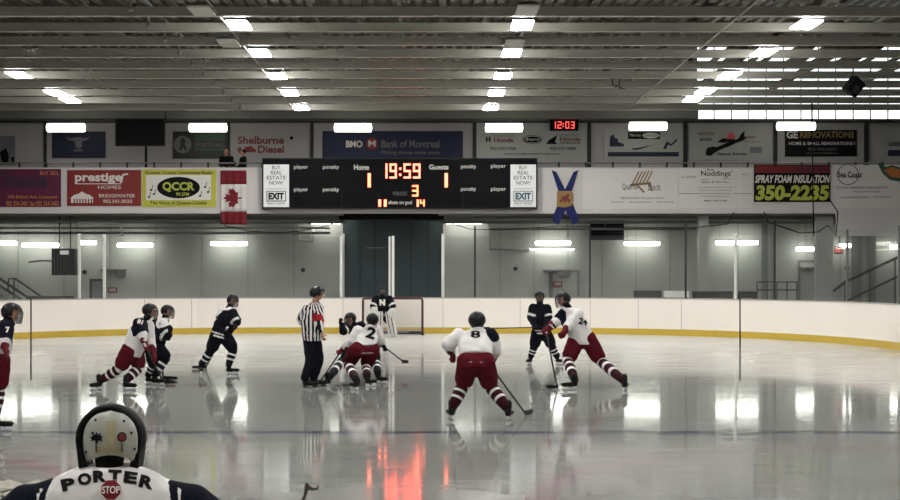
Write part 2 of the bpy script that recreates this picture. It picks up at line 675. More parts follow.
gx = [px_to_x(v) for v in far_px]
gate = px_to_x(393)
gx2 = [px_to_x(v) for v in far_px2]


def pane(a, b, z0=HB, z1=GZ, m=None, par=None):
    a, b = Vector(a), Vector(b)
    d = (b - a).normalized()
    nrm = Vector((-d.y, d.x, 0)) * 0.006
    a2, b2 = a + d * 0.004, b - d * 0.004
    vs = []
    for z in (z0, z1):
        for pnt in (a2 - nrm, b2 - nrm, b2 + nrm, a2 + nrm):
            vs.append((pnt.x, pnt.y, z))
    return MB().add(vs, [(0, 3, 2, 1), (4, 5, 6, 7), (0, 1, 5, 4), (1, 2, 6, 5), (2, 3, 7, 6), (3, 0, 4, 7)]).build('glass_pane', m or M['glass'], par or barrier)


allx = gx + gx2
for a, b in zip(allx[:-1], allx[1:]):
    if abs(a - gx[-1]) < 1e-6:
        continue          # the machine gate has no glass: the dark doorway shows between white posts
    pane((a, far_y(a), 0), (b, far_y(b), 0))
# corner glass on the right: continue along the ellipse
ta = math.acos(min(1, (gx2[-1] - AX - (HW - CA)) / CA))
prev = Vector((gx2[-1], far_y(gx2[-1]), 0))
pts = []
t = ta
while t > 0.02:
    t = max(0.0, t - 0.155)
    q = Vector((AX + HW - CA + (CA + 0.05) * math.cos(t), Y1 - CB + (CB + 0.05) * math.sin(t), 0))
    pane(prev, q)
    pts.append(q)
    prev = q
for k in range(6):
    q = prev - Vector((0, 2.0, 0))
    pane(prev, q)
    prev = q
corner_pts = pts
for px, kind in posts.items():
    x = px_to_x(px)
    y = far_y(x) + 0.03
    r = 0.045 if kind == 'w' else 0.03
    o = MB().box((x - r, y - 0.02, HB), (x + r, y + 0.05, GZ + (0.02 if kind == 'w' else 0.35))).build('post', M['post'] if kind == 'w' else M['darkgrey'], barrier, bevel=0.006)
    o['label'] = 'white glass post' if kind == 'w' else 'dark glass post'
for q in corner_pts[1::2]:
    MB().box((q.x - 0.03, q.y - 0.02, HB), (q.x + 0.03, q.y + 0.04, GZ)).build('post', M['grey'], barrier)
# double white gate post at the centre of the doorway
x = px_to_x(389.5)
MB().box((x - 0.03, Y1 + 0.1, HB), (x + 0.03, Y1 + 0.16, GZ)).build('post', M['post'], barrier)
# board joints: thin dark seams
mb = MB()
for px in (145, 192, 236, 343, 443, 520, 590, 638, 681):
    x = px_to_x(px)
    y = far_y(x) - 0.05
    mb.box((x - 0.008, y - 0.014, 0.2), (x + 0.008, y + 0.01, HB - 0.04))
mb.build('board_joint', M['cap'], barrier)

# glass in front of the camera, with the two visible joints
near = thing('near_glass', 'clear glass in front of the viewer with two thin dark joints', 'glass', (0, Y0 - 0.05, 0))
near['kind'] = 'structure'
jx = [(31 - CX) * (Y0 - 0.05) / F, (740 - CX) * (Y0 - 0.05) / F]
w_ = jx[1] - jx[0]
edges = [jx[0] - w_, jx[0], jx[1], jx[1] + w_]
for a, b in zip(edges[:-1], edges[1:]):
    pane((a, Y0 - 0.05, 0), (b, Y0 - 0.05, 0), HB, 3.4, M['nearglass'], near)
for x in jx:
    MB().box((x - 0.0010, Y0 - 0.051, 1.752), (x + 0.0010, Y0 - 0.049, 1.892)).build('joint', M['darkgrey'], near)

# ------------------------------------------------------------------ building shell
def structure(o, label=None):
    return tag(o, label, None, None, 'structure')


ZG0, ZG1 = 4.35, 4.75       # gallery slab
FD = 53.2                   # gallery front
ZR = 11.2                   # roof deck
# lower far wall with door opening
dx0, dx1, dz = at(343, 0, YF).x, at(443, 0, YF).x, ZG0
mb = MB()
mb.box((XL, YF, 0), (dx0, YF + 0.2, ZG0))
mb.box((dx1, YF, 0), (XR, YF + 0.2, ZG0))
structure(mb.build('wall_far', M['wall']), 'light grey wall panels behind the far boards')
# vertical joints on the lower wall
mb = MB()
for px in list(range(18, 340, 46)) + list(range(500, 900, 34)):
    x = at(px, 0, YF).x
    mb.box((x - 0.012, YF - 0.015, 0), (x + 0.012, YF + 0.01, ZG0))
structure(mb.build('trim_1', M['grey']), 'thin vertical joints of the lower wall panels')
# upper far wall with window band on the right
wx0 = at(697, 0, YF).x
wz0, wz1 = 7.84, 10.6
mb = MB()
mb.box((XL, YF, ZG1), (wx0, YF + 0.2, ZR))
mb.box((wx0, YF, ZG1), (XR, YF + 0.2, wz0))
mb.box((wx0, YF, wz1), (XR, YF + 0.2, ZR))
structure(mb.build('wall_far_upper', M['wall_up']), 'grey upper wall above the spectator gallery')
# window band frames + panes
mb = MB()
win = tag(bpy.data.objects.new('window_1', None), 'band of bright windows high on the right of the far wall', None, None, 'structure')
win.location = ((wx0 + XR) / 2, YF, wz0)
COL.objects.link(win)
x = wx0
sp_ = 17.4 * YF / F
mb.box((wx0, YF + 0.02, wz0 - 0.05), (XR, YF + 0.14, wz0 + 0.03))
zz = [8.6, 9.3, 10.0]
for z in zz:
    mb.box((wx0, YF + 0.04, z - 0.03), (XR, YF + 0.12, z + 0.03))
k = 0
while x < XR:
    mb.box((x - 0.018, YF + 0.03, wz0), (x + 0.018, YF + 0.12, wz1))
    x += sp_
    k += 1
mb.build('window_frame', M['grey'], win)
MB().box((wx0, YF + 0.09, wz0), (XR, YF + 0.1, wz1)).build('pane', glassy('window pane', 0.1, 0.03), win)
# side and rear walls
structure(MB().box((XL - 0.2, YB, 0), (XL, YF + 0.2, ZR)).build('wall_left', M['wall_up']))
structure(MB().box((XR, YB, 0), (XR + 0.2, YF + 0.2, ZR)).build('wall_right', M['wall_up']))
structure(MB().box((XL - 0.2, YB - 0.2, 0), (XR + 0.2, YB, ZR)).build('wall_rear', M['wall_up']))
# roof deck: corrugated, ribs running down the hall
mb = MB()
xx = XL - 0.2
vs, fs = [], []
i = 0
while xx < XR + 0.2:
    for dx, z in ((0, ZR), (0.16, ZR), (0.2, ZR + 0.12), (0.36, ZR + 0.12)):
        vs += [(xx + dx, YB - 0.2, z), (xx + dx, YF + 0.2, z)]
    xx += 0.4
for k in range(len(vs) // 2 - 1):
    fs.append((2 * k, 2 * k + 1, 2 * k + 3, 2 * k + 2))
mb.add(vs, fs)
mb.box((XL - 0.2, YB - 0.2, ZR + 0.3), (XR + 0.3, YF + 0.2, ZR + 0.4))
structure(mb.build('ceiling', M['deck']), 'dark ribbed roof deck above the beams')
# purlins just above the beams, running down the hall
ZB = H + 5.6
BH = 0.20
structure_purlins = MB()
xx = XL + 0.4
while xx < XR:
    structure_purlins.box((xx - 0.05, YB, ZB + BH + 0.55), (xx + 0.05, 52.0, ZB + BH + 0.75))
    xx += 1.05 if xx < 6 else 2.6
structure(structure_purlins.build('ceiling_purlins', M['deck']), 'purlins running down the hall above the beams')
# dark insulation curtain between purlins and deck on the left part of the roof
mb = MB()
yb = 32.5 - 2.05 * 14
BEAMS = []
while yb < 52:
    BEAMS.append(yb)
    yb += 2.05
# sag/bridging boards: short dark slats between beams
for yb in BEAMS[8:]:
    xx = XL + 0.2
    while xx < 5.5:
        if random.random() < 0.75:
            mb.box((xx, yb + 0.3, ZB + BH + 0.4), (xx + 0.16, yb + 1.7, ZB + BH + 0.46))
        xx += 0.27
    while xx < XR and yb < 43:
        if random.random() < 0.6:
            mb.box((xx, yb + 0.3, ZB + BH + 0.4), (xx + random.choice((.16, .5)), yb + 1.7, ZB + BH + 0.46))
        xx += 0.37
structure(mb.build('ceiling_bridging', M['deck']), 'short dark bridging pieces between the ceiling beams')


def beam(y):
    mb = MB()
    z = ZB
    mb.box((XL, y - 0.075, z), (XR, y + 0.075, z + 0.02))
    mb.box((XL, y - 0.06, z + 0.02), (XR, y + 0.06, z + BH - 0.015))
    mb.box((XL, y - 0.07, z + BH - 0.015), (XR, y + 0.07, z + BH))
    return mb


for i, y in enumerate(BEAMS):
    structure(beam(y).build('ceiling_beam', M['beam']), 'grey steel ceiling beam spanning the hall')
# box added for the shadow band at the far wall top (left of the windows)
structure(MB().box((XL, YF - 0.6, wz0 - 0.02), (wx0 - 0.05, YF, wz0 + 0.6)).build('shadow_band', M['soffit']), 'shadow band along the top of the far wall')
structure(MB().box((XL, YF - 0.08, wz0 - 0.14), (XR, YF, wz0 - 0.04)).build('trim_3', M['seam']), 'dark trim under the window band')

# wall columns on the upper wall
for px, wd in ((45.6, 0.05), (228.6, 0.06), (312, 0.06), (474.5, 0.07), (589, 0.07), (685, 0.08), (775, 0.07), (866, 0.08)):
    x = at(px, 0, YF).x
    structure(MB().box((x - wd, YF - 0.1, ZG1), (x + wd, YF, wz0 - 0.1)).build('trim_4', M['darkgrey']), 'dark upright on the upper wall')

# gallery ---------------------------------------------------------------
structure(MB().box((XL, FD + 0.05, ZG0), (XR, YF, ZG1)).build('floor_gallery', M['soffit']), 'underside and floor of the spectator gallery')
fz0, fz1 = at(0, 213.5, FD).z, at(0, 167.5, FD).z
mb = MB()
mb.box((XL, FD, fz0), (XR, FD + 0.1, fz1))
structure(mb.build('wall_gallery_front', M['fascia']), 'white front of the spectator gallery')
MZ = at(0, 163, FD).z
rail = thing('gallery_rail', 'grey handrail along the top of the gallery front', 'railing', (0, FD, fz1))
MB().tube([(XL, FD + 0.05, MZ), (XR, FD + 0.05, MZ)], 0.025).build('handrail', M['grey'], rail)
px = -8
while px < 905:
    x = at(px, 0, FD).x
    MB().box((x - 0.03, FD + 0.02, fz1), (x + 0.03, FD + 0.08, MZ + 0.03)).build('rail_post', M['darkgrey'], rail)
    px += 27
# downstand beams and pipes beneath the gallery
for (ya, yb_, za, zb, mm) in ((FD + 0.2, FD + 0.5, fz0 - 0.06, ZG0, 'soffit'), (FD + 1.5, FD + 1.8, ZG0 - 0.45, ZG0, 'soffit'), (FD + 2.8, FD + 3.0, ZG0 - 0.5, ZG0, 'soffit')):
    for a, b in ((XL, dx0 + 0.2), (dx1 - 0.2, XR)):
        structure(MB().box((a, ya, za), (b, yb_, zb)).build('beam_gallery', M[mm]), 'beam under the gallery')
HANGME = []
for (d, py, r, x0, x1) in ((53.9, 221, 0.05, -30, 330), (54.2, 228, 0.035, -30, 330), (54.6, 233, 0.045, -30, 330), (53.8, 219, 0.05, 470, 860), (54.4, 229, 0.04, 490, 700)):
    a, b = at(x0, py, d), at(x1, py, d)
    pp = MB().tube([a, b], r).build('pipe', M['grey'], None, True)
    for q in (.3, .55, .8):
        c_ = a.lerp(b, q)
        MB().tube([c_, (c_.x, c_.y, ZG0 + .02)], 0.01, 5).build('pipe_hanger', M['grey'], pp)
    tag(pp,
        'grey pipe under the gallery at the %s' % ('left' if x0 < 0 else 'right') + ', %s' % {221: 'highest', 228: 'middle', 233: 'lowest', 219: 'upper', 229: 'lower'}[py] + ' of its run', 'pipe', 'pipes under the gallery')
# columns
for px, wd, label in ((703, 0.17, 'pale square column under the gallery behind the right glass'), (824, 0.3, 'wide pale column under the gallery near the exit sign')):
    x = at(px, 0, 53.8).x
    structure(MB().box((x - wd, 53.7, 0), (x + wd, 54.0, ZG0)).build('column', M['wall']), label)

# machine door ------------------------------------------------------------
door = tag(bpy.data.objects.new('door_1', None), 'large dark green grey overhead door behind the goal', None, None, 'structure')
door.location = ((dx0 + dx1) / 2, YF, 0)
COL.objects.link(door)
MB().box((dx0, YF + 0.05, 0), (dx1, YF + 0.12, ZG0)).build('door_panel', M['door'], door)
mb = MB()
for px in (360, 375, 411, 428):
    x = at(px, 0, YF).x
    mb.box((x - 0.01, YF + 0.035, 0), (x + 0.01, YF + 0.06, ZG0))
mb.build('door_joints', M['darkgrey'], door)
for x in (dx0, dx1):
    MB().box((x - 0.06, YF - 0.05, 0), (x + 0.06, YF + 0.08, 3.5)).build('door_frame', M['white'], door)
MB().box((dx0, FD + 1.2, ZG0 - 0.42), (dx1, FD + 1.7, ZG0)).build('door_hood', M['dark'], door)
MB().box((at(366, 0, YF).x, YF + 0.02, 2.95), (at(386, 0, YF).x, YF + 0.05, 2.98)).build('door_handle', M['grey'], door)

# small grey doors on the lower wall
def wall_door(n, x0, y0, x1, y1, label, mm='wall', frame='grey'):
    d = tag(bpy.data.objects.new('door_%d' % n, None), label, None, None, 'structure')
    a, b = at(x0, 0, YF), at(x1, y0, YF)
    d.location = ((a.x + b.x) / 2, YF, 0)
    COL.objects.link(d)
    MB().box((a.x, YF - 0.03, 0), (b.x, YF - 0.001, b.z)).build('door_panel', M[mm], d)
    mb = MB()
    mb.box((a.x - 0.08, YF - 0.06, 0), (a.x, YF, b.z + 0.08))
    mb.box((b.x, YF - 0.06, 0), (b.x + 0.08, YF, b.z + 0.08))
    mb.box((a.x, YF - 0.06, b.z), (b.x, YF, b.z + 0.08))
    mb.build('door_frame', M[frame], d)
    MB().ball((b.x - 0.08, YF - 0.07, 1.0), 0.04).build('door_handle', M['grey'], d)
    return d


wall_door(2, 551, 272, 577, 300, 'grey door ajar behind the far glass, red notice on it')
wall_door(3, 92, 281, 102, 300, 'small framed door behind the left glass', 'print_grey', 'seam')
wall_door(4, 800, 262, 822, 300, 'grey door in the right corner under the gallery')
structure(MB().box((at(549.5, 0, 56.8).x, 56.75, 0), (at(552.5, 0, 56.8).x, 56.9, at(0, 273, 56.8).z)).build('trim_5', M['seam']), 'dark jamb of the grey door')

# ------------------------------------------------------------------ lamps
def roof_fixture(x, y, lit, label, wd=0.47, ln=1.1):
    t = thing('ceiling_light', label, 'light', (x, y, ZB - 0.13), 'roof lights')
    mb = MB()
    mb.add([(x - wd / 2, y - ln / 2, ZB - 0.02), (x + wd / 2, y - ln / 2, ZB - 0.02), (x + wd / 2, y + ln / 2, ZB - 0.02), (x - wd / 2, y + ln / 2, ZB - 0.02),
            (x - wd / 3, y - ln / 2 + .08, ZB + 0.06), (x + wd / 3, y - ln / 2 + .08, ZB + 0.06), (x + wd / 3, y + ln / 2 - .08, ZB + 0.06), (x - wd / 3, y + ln / 2 - .08, ZB + 0.06)],
           [(0, 3, 2, 1), (4, 5, 6, 7), (0, 1, 5, 4), (1, 2, 6, 5), (2, 3, 7, 6), (3, 0, 4, 7)])
    mb.build('housing', M['grey'], t)
    MB().box((x - wd / 2 + .01, y - ln / 2 + .01, ZB - 0.06), (x + wd / 2 - .01, y + ln / 2 - .01, ZB - 0.021)).build('lens', M['lamp'] if lit else M['offlamp'], t)
    return t


ORD = ['nearest', 'second', 'third', 'fourth', 'fifth', 'sixth']
rows = [('far left row', -11.35, [41.7, 45.8, 47.7]),
        ('left centre row', -4.19, [33.4, 37.6, 41.9, 45.8, 49.9]),
        ('right centre row', 2.12, [33.4, 37.6, 41.9, 45.8, 49.9]),
        ('right row', 8.42, [33.3, 37.5, 41.7, 45.4, 47.5])]
for rn, x, ys in rows:
    for i, y in enumerate(ys):
        roof_fixture(x, y, True, 'lit ceiling light, %s visible one in the %s' % (ORD[i], rn))
for i, (x, y) in enumerate([(-4.75, 31.6), (-4.75, 36.0), (2.1, 31.5), (2.1, 36.1)]):
    roof_fixture(x, y, False, 'unlit pale ceiling light beside the %s, %s one' % ('left centre row' if x < 0 else 'right centre row', 'nearer' if i % 2 == 0 else 'farther'))
# the rows go on over the near half of the ice, above the frame
for x in (-11.35, -4.19, 2.12, 8.42):
    for y in (4.5, 12.0, 19.5, 27.0):
        roof_fixture(x, y, True, 'lit ceiling light over the near half of the ice', 0.6, 1.6)['group'] = 'roof lights over the near ice'


def bar_light(px, py, d, w, h, mm, label, group, name='wall_light', hang=True):
    c = at(px, py, d)
    t = thing(name, label, 'light', c, group)
    mb = MB()
    n = 10
    prof = [(math.cos(2 * PI * k / 16) * h * 0.8, math.sin(2 * PI * k / 16) * h / 2) for k in range(16)]
    vs, fs = [], []
    for x in (c.x - w / 2 + 0.03, c.x + w / 2 - 0.03):
        vs += [(x, c.y + a, c.z + b) for a, b in prof]
    vs += [(c.x - w / 2, c.y, c.z), (c.x + w / 2, c.y, c.z)]
    for k in range(16):
        j = (k + 1) % 16
        fs += [(k, j, 16 + j, 16 + k), (j, k, 32), (16 + k, 16 + j, 33)]
    mb.add(vs, fs).build('lens', mm, t, True)
    MB().box((c.x - w / 2, c.y - 0.06, c.z + h / 2 - 0.01), (c.x + w / 2, c.y + 0.06, c.z + h / 2 + 0.03)).build('housing', M['grey'], t)
    if hang:
        for s in (-0.4, 0.4):
            MB().tube([(c.x + s * w, c.y, c.z + h / 2), (c.x + s * w, c.y, hang)], 0.008, 5).build('hanger', M['grey'], t)
    return t


for i, px in enumerate((66, 208, 353, 504, 648, 796)):
    bar_light(px, 127.8 - (1.5 if px > 600 else 0), 54.5, 38 * 54.5 / F, 0.30, M['walllamp'],
              'long lit light at the top of the far wall, %s from the left' % ['first', 'second', 'third', 'fourth', 'fifth', 'sixth'][i], 'lights along the upper far wall', 'wall_light', 8.3)
low = [(6, 243, 22, 'left'), (40.5, 245, 37, 'left'), (88, 242.5, 17, 'left'), (135, 245, 36, 'left'), (229, 243.5, 37, 'left'), (326, 222, 30, 'c'), (464, 222, 36, 'c'), (553, 243, 36, 'r'),
       (642, 243.5, 36, 'r'), (737, 242.5, 43, 'r'), (805, 249, 18, 'r'), (845, 245.5, 12, 'r'), (897, 247, 14, 'r')]
lbl = ['at the far left edge', 'just left of the hanging black heater', 'between the two white posts', 'right of the two white posts', 'below the red and white flag',
       'just left of the dark doorway, close under the gallery', 'just right of the dark doorway, close under the gallery', 'below the blue crossed banner',
       'below the white banner with the gold chair', 'behind the white post on the right', 'right of the wide column', 'beside the red exit sign', 'at the right edge']
for (px, py, wpx, _), l in zip(low, lbl):
    bar_light(px, py, 56.5, wpx * 56.5 / F, 0.16, M['lowlamp'], 'glowing tube light %s' % l, 'lights under the gallery', 'tube_light', ZG0)
bar_light(552, 249, 56.9, 1.7, 0.05, M['lowlamp'], 'thin glowing strip just beneath the tube light by the crossed banner', 'lights under the gallery', 'tube_light', False)
# reflective gap: a short slanted lamp behind the left glass
# ------------------------------------------------------------------ roof services
def tube_thing(name, pts, r, m, label, cat, group=None):
    o = MB().tube(pts, r, 8).build(name, m, None, True)
    return tag(o, label, cat, group)


tube_thing('conduit', [(-4.56, 20, ZB + 0.1), (-4.56, 52, ZB + 0.1)], 0.022, M['beam'], 'pale conduit running down the hall beside the left light row', 'conduit')
tube_thing('conduit', [(6.72, 20, ZB - 0.03), (6.72, 50, ZB - 0.03)], 0.016, M['beam'], 'pale conduit running down the hall on the right side', 'conduit')
sp = thing('sprinkler_line', 'grey sprinkler pipe with short drops running down the left side of the roof', 'sprinkler pipe', (-6.2, 32, ZB))
MB().tube([(-6.2, 20, ZB + 0.45), (-6.2, 51, ZB + 0.45)], 0.035).build('pipe', M['grey'], sp, True)
for y in BEAMS:
    if y > 28:
        yy = y + 0.9
        MB().tube([(-6.2, yy, ZB + 0.42), (-6.2, yy, ZB - 0.02)], 0.025).build('drop', M['grey'], sp, True)
        MB().ball((-6.2, yy, ZB - 0.05), (0.06, 0.06, 0.05)).build('sprinkler_head', M['grey'], sp, True)
# hanging black speaker
c = at(853, 86, 40.7)
spk = thing('hanging_speaker', 'black loudspeaker hung corner-down from the beams at the right', 'speaker', c)
rot = Matrix.Rotation(math.radians(38), 3, 'Y') @ Matrix.Rotation(math.radians(25), 3, 'Z')
vs = [Vector((x, y, z)) for z in (-.23, .23) for x, y in ((-.2, -.17), (.2, -.17), (.14, .17), (-.14, .17))]
MB().add([c + rot @ v for v in vs], [(0, 3, 2, 1), (4, 5, 6, 7), (0, 1, 5, 4), (1, 2, 6, 5), (2, 3, 7, 6), (3, 0, 4, 7)]).build('cabinet', M['dark'], spk, bevel=0.02)
mbg = MB()
mbg.ball(c + rot @ Vector((0, -.175, -.06)), (0.12, 0.02, 0.12))
mbg.build('cone', M['darkgrey'], spk, True)
MB().tube([c + Vector((0, 0, .2)), (c.x, c.y, ZB + 0.05)], 0.012, 6).build('hanger', M['darkgrey'], spk)
c = at(616, 82, 42.75)
cl = thing('ceiling_bracket', 'small dark clamp bracket hanging from a beam right of centre', 'bracket', c)
MB().tube([c + Vector((-.1, 0, .14)), c + Vector((-.1, 0, -.08)), c + Vector((0, 0, -.14)), c + Vector((.1, 0, -.08)), c + Vector((.1, 0, .14))], 0.018).build('hook', M['darkgrey'], cl)
MB().tube([c + Vector((0, 0, -.1)), c + Vector((.25, 0, -.2))], 0.012).build('arm', M['darkgrey'], cl)
MB().tube([c + Vector((-.1, 0, .1)), (c.x - .1, c.y, ZB + .05)], 0.01).build('hanger', M['darkgrey'], cl)
# thin mast at the right, from the beams to the gallery, with net rope
tube_thing('mast', [(at(812, 93, 48.9).x, 48.9, ZB + .1), at(813, 200, 48.9), at(814, 236, 48.9)], 0.022, M['dark'], 'thin dark pole dropping from the roof past the right banners', 'pole')
tube_thing('mast', [at(165.5, 112, 56.38), at(165.5, 124, 56.38)], 0.02, M['dark'], 'short dark pole beside the black screen', 'pole')
tube_thing('net_rope', [at(218, 213, FD + .05)] + [at(x, y, 50.4) for x, y in ((225, 226), (250, 231), (275, 233), (300, 231), (325, 226), (345, 220), (400, 219), (443, 221), (470, 229), (500, 230), (560, 226), (620, 227), (690, 228), (728, 224))] + [at(734, 212, FD + .05)], 0.014, M['dark'],
           'dark slack rope sagging above the far glass', 'rope')
tube_thing('net_rope', [at(764, 212, FD + .05)] + [at(x, y, 50.2) for x, y in ((768, 222), (785, 228), (800, 233), (818, 232), (828, 225), (836, 236), (838, 212), (830, 200))] + [at(829, 190, FD - .02)], 0.02, M['dark'],
           'dark rope peaking and dropping in front of the right gallery end', 'rope')
# lowered white curtain at the right end of the gallery
o = rect(836, 211, 905, 236, FD - .045, 0.04, M['fascia'], 'white_curtain')
tag(o, 'plain greyish white sheet hanging below the gallery front at the right', 'sheet')

# ------------------------------------------------------------------ gallery front banners
BD = FD - 0.03


def banner(x0, y0, x1, y1, m, label, name='banner', d=BD, cat='banner', group='banners on the gallery front'):
    a = at((x0 + x1) / 2, y1, d)
    t = thing(name, label, cat, (a.x, d, a.z), group)
    rect(x0, y0, x1, y1, d, 0.02, m, 'banner_sheet', t)
    return t


e = 0.012
b = banner(-20, 169, 61, 207, M['maroon'], 'maroon sponsor banner at the far left of the gallery front')
text('Steele', 1, 171, 47, 188, BD - e, M['purple'], b, 0.03)
text('108 Bristol Ave, Liverpool', 8, 195, 57, 199.5, BD - e, M['orange'], b, 0.02)
text('902 354-3401 fax 902 354-3402', 6, 201, 59, 206, BD - e, M['orange'], b, 0.02)
text('BUY SELL', 40, 171, 59, 175, BD - e, M['orange'], b, 0.02)
b = banner(67, 170, 141, 206, M['red'], 'red sponsor banner with white lettering and a house emblem')
text('prestige', 75, 173, 122, 184, BD - e, M['print_w'], b, 0.03)
rects([(76, 183.4, 121, 184.2)], BD - e, 0.01, M['print_w'], 'underline', b)
poly([(120, 183), (122, 183), (123.5, 175.5), (128, 174.5), (128, 173.2), (122.5, 174)], BD - e, 0.01, M['print_w'], 'roof_stroke', b)
text('HOMES', 98, 185.5, 121, 189, BD - e, M['print_w'], b, 0.0)
text('BRIDGEWATER', 99, 194, 135, 197.5, BD - e, M['print_w'], b, 0.0)
text('902.541.0020', 103, 199.5, 132, 203, BD - e, M['print_w'], b, 0.0)
hs = [(71, 203), (71, 197.5), (74, 195), (78, 194), (82, 191.5), (86, 194), (90, 195), (93, 197.5), (93, 203), (91.5, 203), (91.5, 198.5), (72.5, 198.5), (72.5, 203)]
poly([hs[:9]], BD - e, 0.01, M['print_w'], 'house_emblem', b)
rects([(73.5 + k * 2.9, 198.8, 74.8 + k * 2.9, 203) for k in range(7)], BD - 2 * e, 0.01, M['red'], 'emblem_gaps', b)
b = banner(142, 169.5, 216, 207, M['yellow'], 'yellow and white radio station banner with black oval')
rects([(146, 175, 211, 200)], BD - e, 0.01, M['print_w'], 'white_field', b)
text('Queens County Community Radio', 145, 171, 213, 175, BD - e, M['print_k'], b, 0.01)
text('The Voice of Queens County', 150, 201, 207, 205.5, BD - e, M['print_k'], b, 0.01)
poly([oval(178.5, 187.6, 21.5, 10.8)], BD - 2 * e, 0.01, M['print_k'], 'oval', b)
text('QCCR', 162.5, 182, 194.5, 192, BD - 3 * e, M['lime'], b, 0.04)
text('99.3FM', 176, 192.5, 189, 196, BD - 3 * e, M['lime'], b, 0.01)
for (cx, cy) in ((151, 190), (154, 194), (205, 187), (208, 192), (200, 196), (149, 197)):
    poly([oval(cx, cy, 1.2, 1.0, 10), [(cx + .6, cy), (cx + 1.2, cy), (cx + 1.8, cy - 5), (cx + 1.2, cy - 5)]], BD - 2 * e, 0.008, M['print_k'], 'music_note', b)

# flag of red, white, red with maple leaf, hung sideways
fl = thing('flag', 'red and white maple leaf flag hung vertically on the gallery front', 'flag', at(233, 224, BD - 0.08))


def cloth(x0, y0, x1, y1, d, m, name, parent, nx=24, ny=6, amp=0.02):
    mb = MB()
    vs, fs = [], []
    for s in (0, 1):
        for j in range(ny + 1):
            for i in range(nx + 1):
                px, py = x0 + (x1 - x0) * i / nx, y0 + (y1 - y0) * j / ny
                q = at(px, py, d)
                vs.append((q.x, d + s * 0.006 + amp * math.sin(px * 0.9) * 0.5 * (1 + (py - 170) / 40) , q.z))
    N = (nx + 1) * (ny + 1)
    for j in range(ny):
        for i in range(nx):
            a = j * (nx + 1) + i
            fs.append((a, a + nx + 1, a + nx + 2, a + 1))
            fs.append((N + a, N + a + 1, N + a + nx + 2, N + a + nx + 1))
    for j in range(ny):
        for i in (0, nx):
            a = j * (nx + 1) + i
            fs.append((a, a + nx + 1, N + a + nx + 1, N + a))
    for i in range(nx):
        for j in (0, ny):
            a = j * (nx + 1) + i
            fs.append((a, a + 1, N + a + 1, N + a))
    return mb.add(vs, fs).build(name, m, parent, True)


cloth(220.5, 170.5, 246.5, 184.2, BD - 0.02, M['flagred'], 'red_band', fl)
cloth(220.5, 184.2, 246.5, 211.5, BD - 0.02, M['white'], 'white_band', fl)
cloth(220.5, 211.5, 246.5, 224.5, BD - 0.02, M['flagred'], 'red_band', fl)
leaf = [(0, 1), (.18, .68), (.42, .78), (.33, .3), (.62, .55), (.68, .42), (.98, .46), (.86, .2), (1, .08), (.55, -.28), (.62, -.45), (.08, -.38), (.06, -.8), (-.06, -.8), (-.08, -.38), (-.62, -.45), (-.55, -.28), (-1, .08), (-.86, .2), (-.98, .46), (-.68, .42), (-.62, .55), (-.33, .3), (-.42, .78), (-.18, .68)]
poly([[(233.5 - v * 10.5, 198 + u * 9.8) for u, v in leaf]], BD - 0.05, 0.012, M['flagred'], 'maple_leaf', fl)

# crossed blue banner with gold shield
sl = thing('crossed_banner', 'blue diagonal cross banner with a gold shield hanging on the gallery front', 'flag', at(565.5, 225, BD - 0.05))
for pts in ([(551.5, 170), (556.5, 172), (569.5, 198), (565, 204), (560, 196)], [(578.5, 170), (573.5, 172), (561, 198), (566, 204), (570.5, 196)],
            [(561, 197), (569, 203), (558.5, 225), (552.5, 222), (553.5, 215)], [(570, 197), (562, 203), (572.5, 225), (578.5, 222), (577.5, 215)]):
    poly([pts], BD - 0.01, 0.012, M['blue'], 'blue_arm', sl)
poly([[(557, 191), (572, 191), (573.5, 195), (573.5, 201), (571, 206), (565, 207.5), (557, 206.5)]], BD - 0.035, 0.02, M['shieldgold'], 'shield', sl)
lion = [(560, 194), (562, 196.5), (565, 196), (568, 193.5), (570, 195), (568, 198), (570.5, 200), (569, 203), (566.5, 200.5), (565, 203.5), (563.5, 200.5), (560.5, 203), (559.5, 201), (562, 198.5)]
poly([lion], BD - 0.05, 0.012, M['darkred'], 'lion', sl)
ring_strip(565.2, 199, 8, 7.6, 0.8, BD - 0.05, 0.01, M['gold'], 'shield_border', sl)

# long white banner group right
b = banner(583, 169, 677.5, 209, M['white'], 'plain white inn banner with a gold deck chair emblem')
ch = []
for k in range(5):
    x = 635 + k * 3.4
    ch.append([(x + 3, 170.5 + abs(k - 3) * .4), (x + 4.6, 170.5 + abs(k - 3) * .4), (x - 2.2, 185), (x - 3.8, 185)])
ch.append([(630, 184), (651, 182), (651, 184), (630, 186)])
ch.append([(636, 185), (638, 184.5), (645, 192), (643.5, 193)])
ch.append([(648, 184), (650, 183.5), (653, 191), (651, 191)])
poly(ch, BD - e, 0.01, M['gold'], 'chair_emblem', b)
text('Quarter', 622, 183.5, 639, 190.5, BD - 2 * e, M['print_grey'], b, 0.0)
text('Deck', 648, 183.5, 661, 190.5, BD - 2 * e, M['print_grey'], b, 0.0)
text('BEACHSIDE VILLAS & GRILL', 621, 197, 665, 199, BD - e, M['print_grey'], b, 0.0)
text('Restaurant      Accommodations      Special Events', 611, 201, 674, 203.2, BD - e, M['print_grey'], b, 0.0)
b = banner(678.5, 168.5, 752, 208, M['white'], 'white banner of centred small print, just left of the black phone number banner')
text("Noddings'", 701, 170.5, 732, 177.5, BD - e, M['print_k'], b, 0.01)
text('Rick', 707, 168.8, 714, 170.6, BD - e, M['print_k'], b, 0.02)
text('G. LAWYER', 681, 176, 696, 178, BD - e, M['print_grey'], b, 0.01)
text('Sales & Service', 701, 180.5, 729, 183, BD - e, M['print_grey'], b, 0.01)
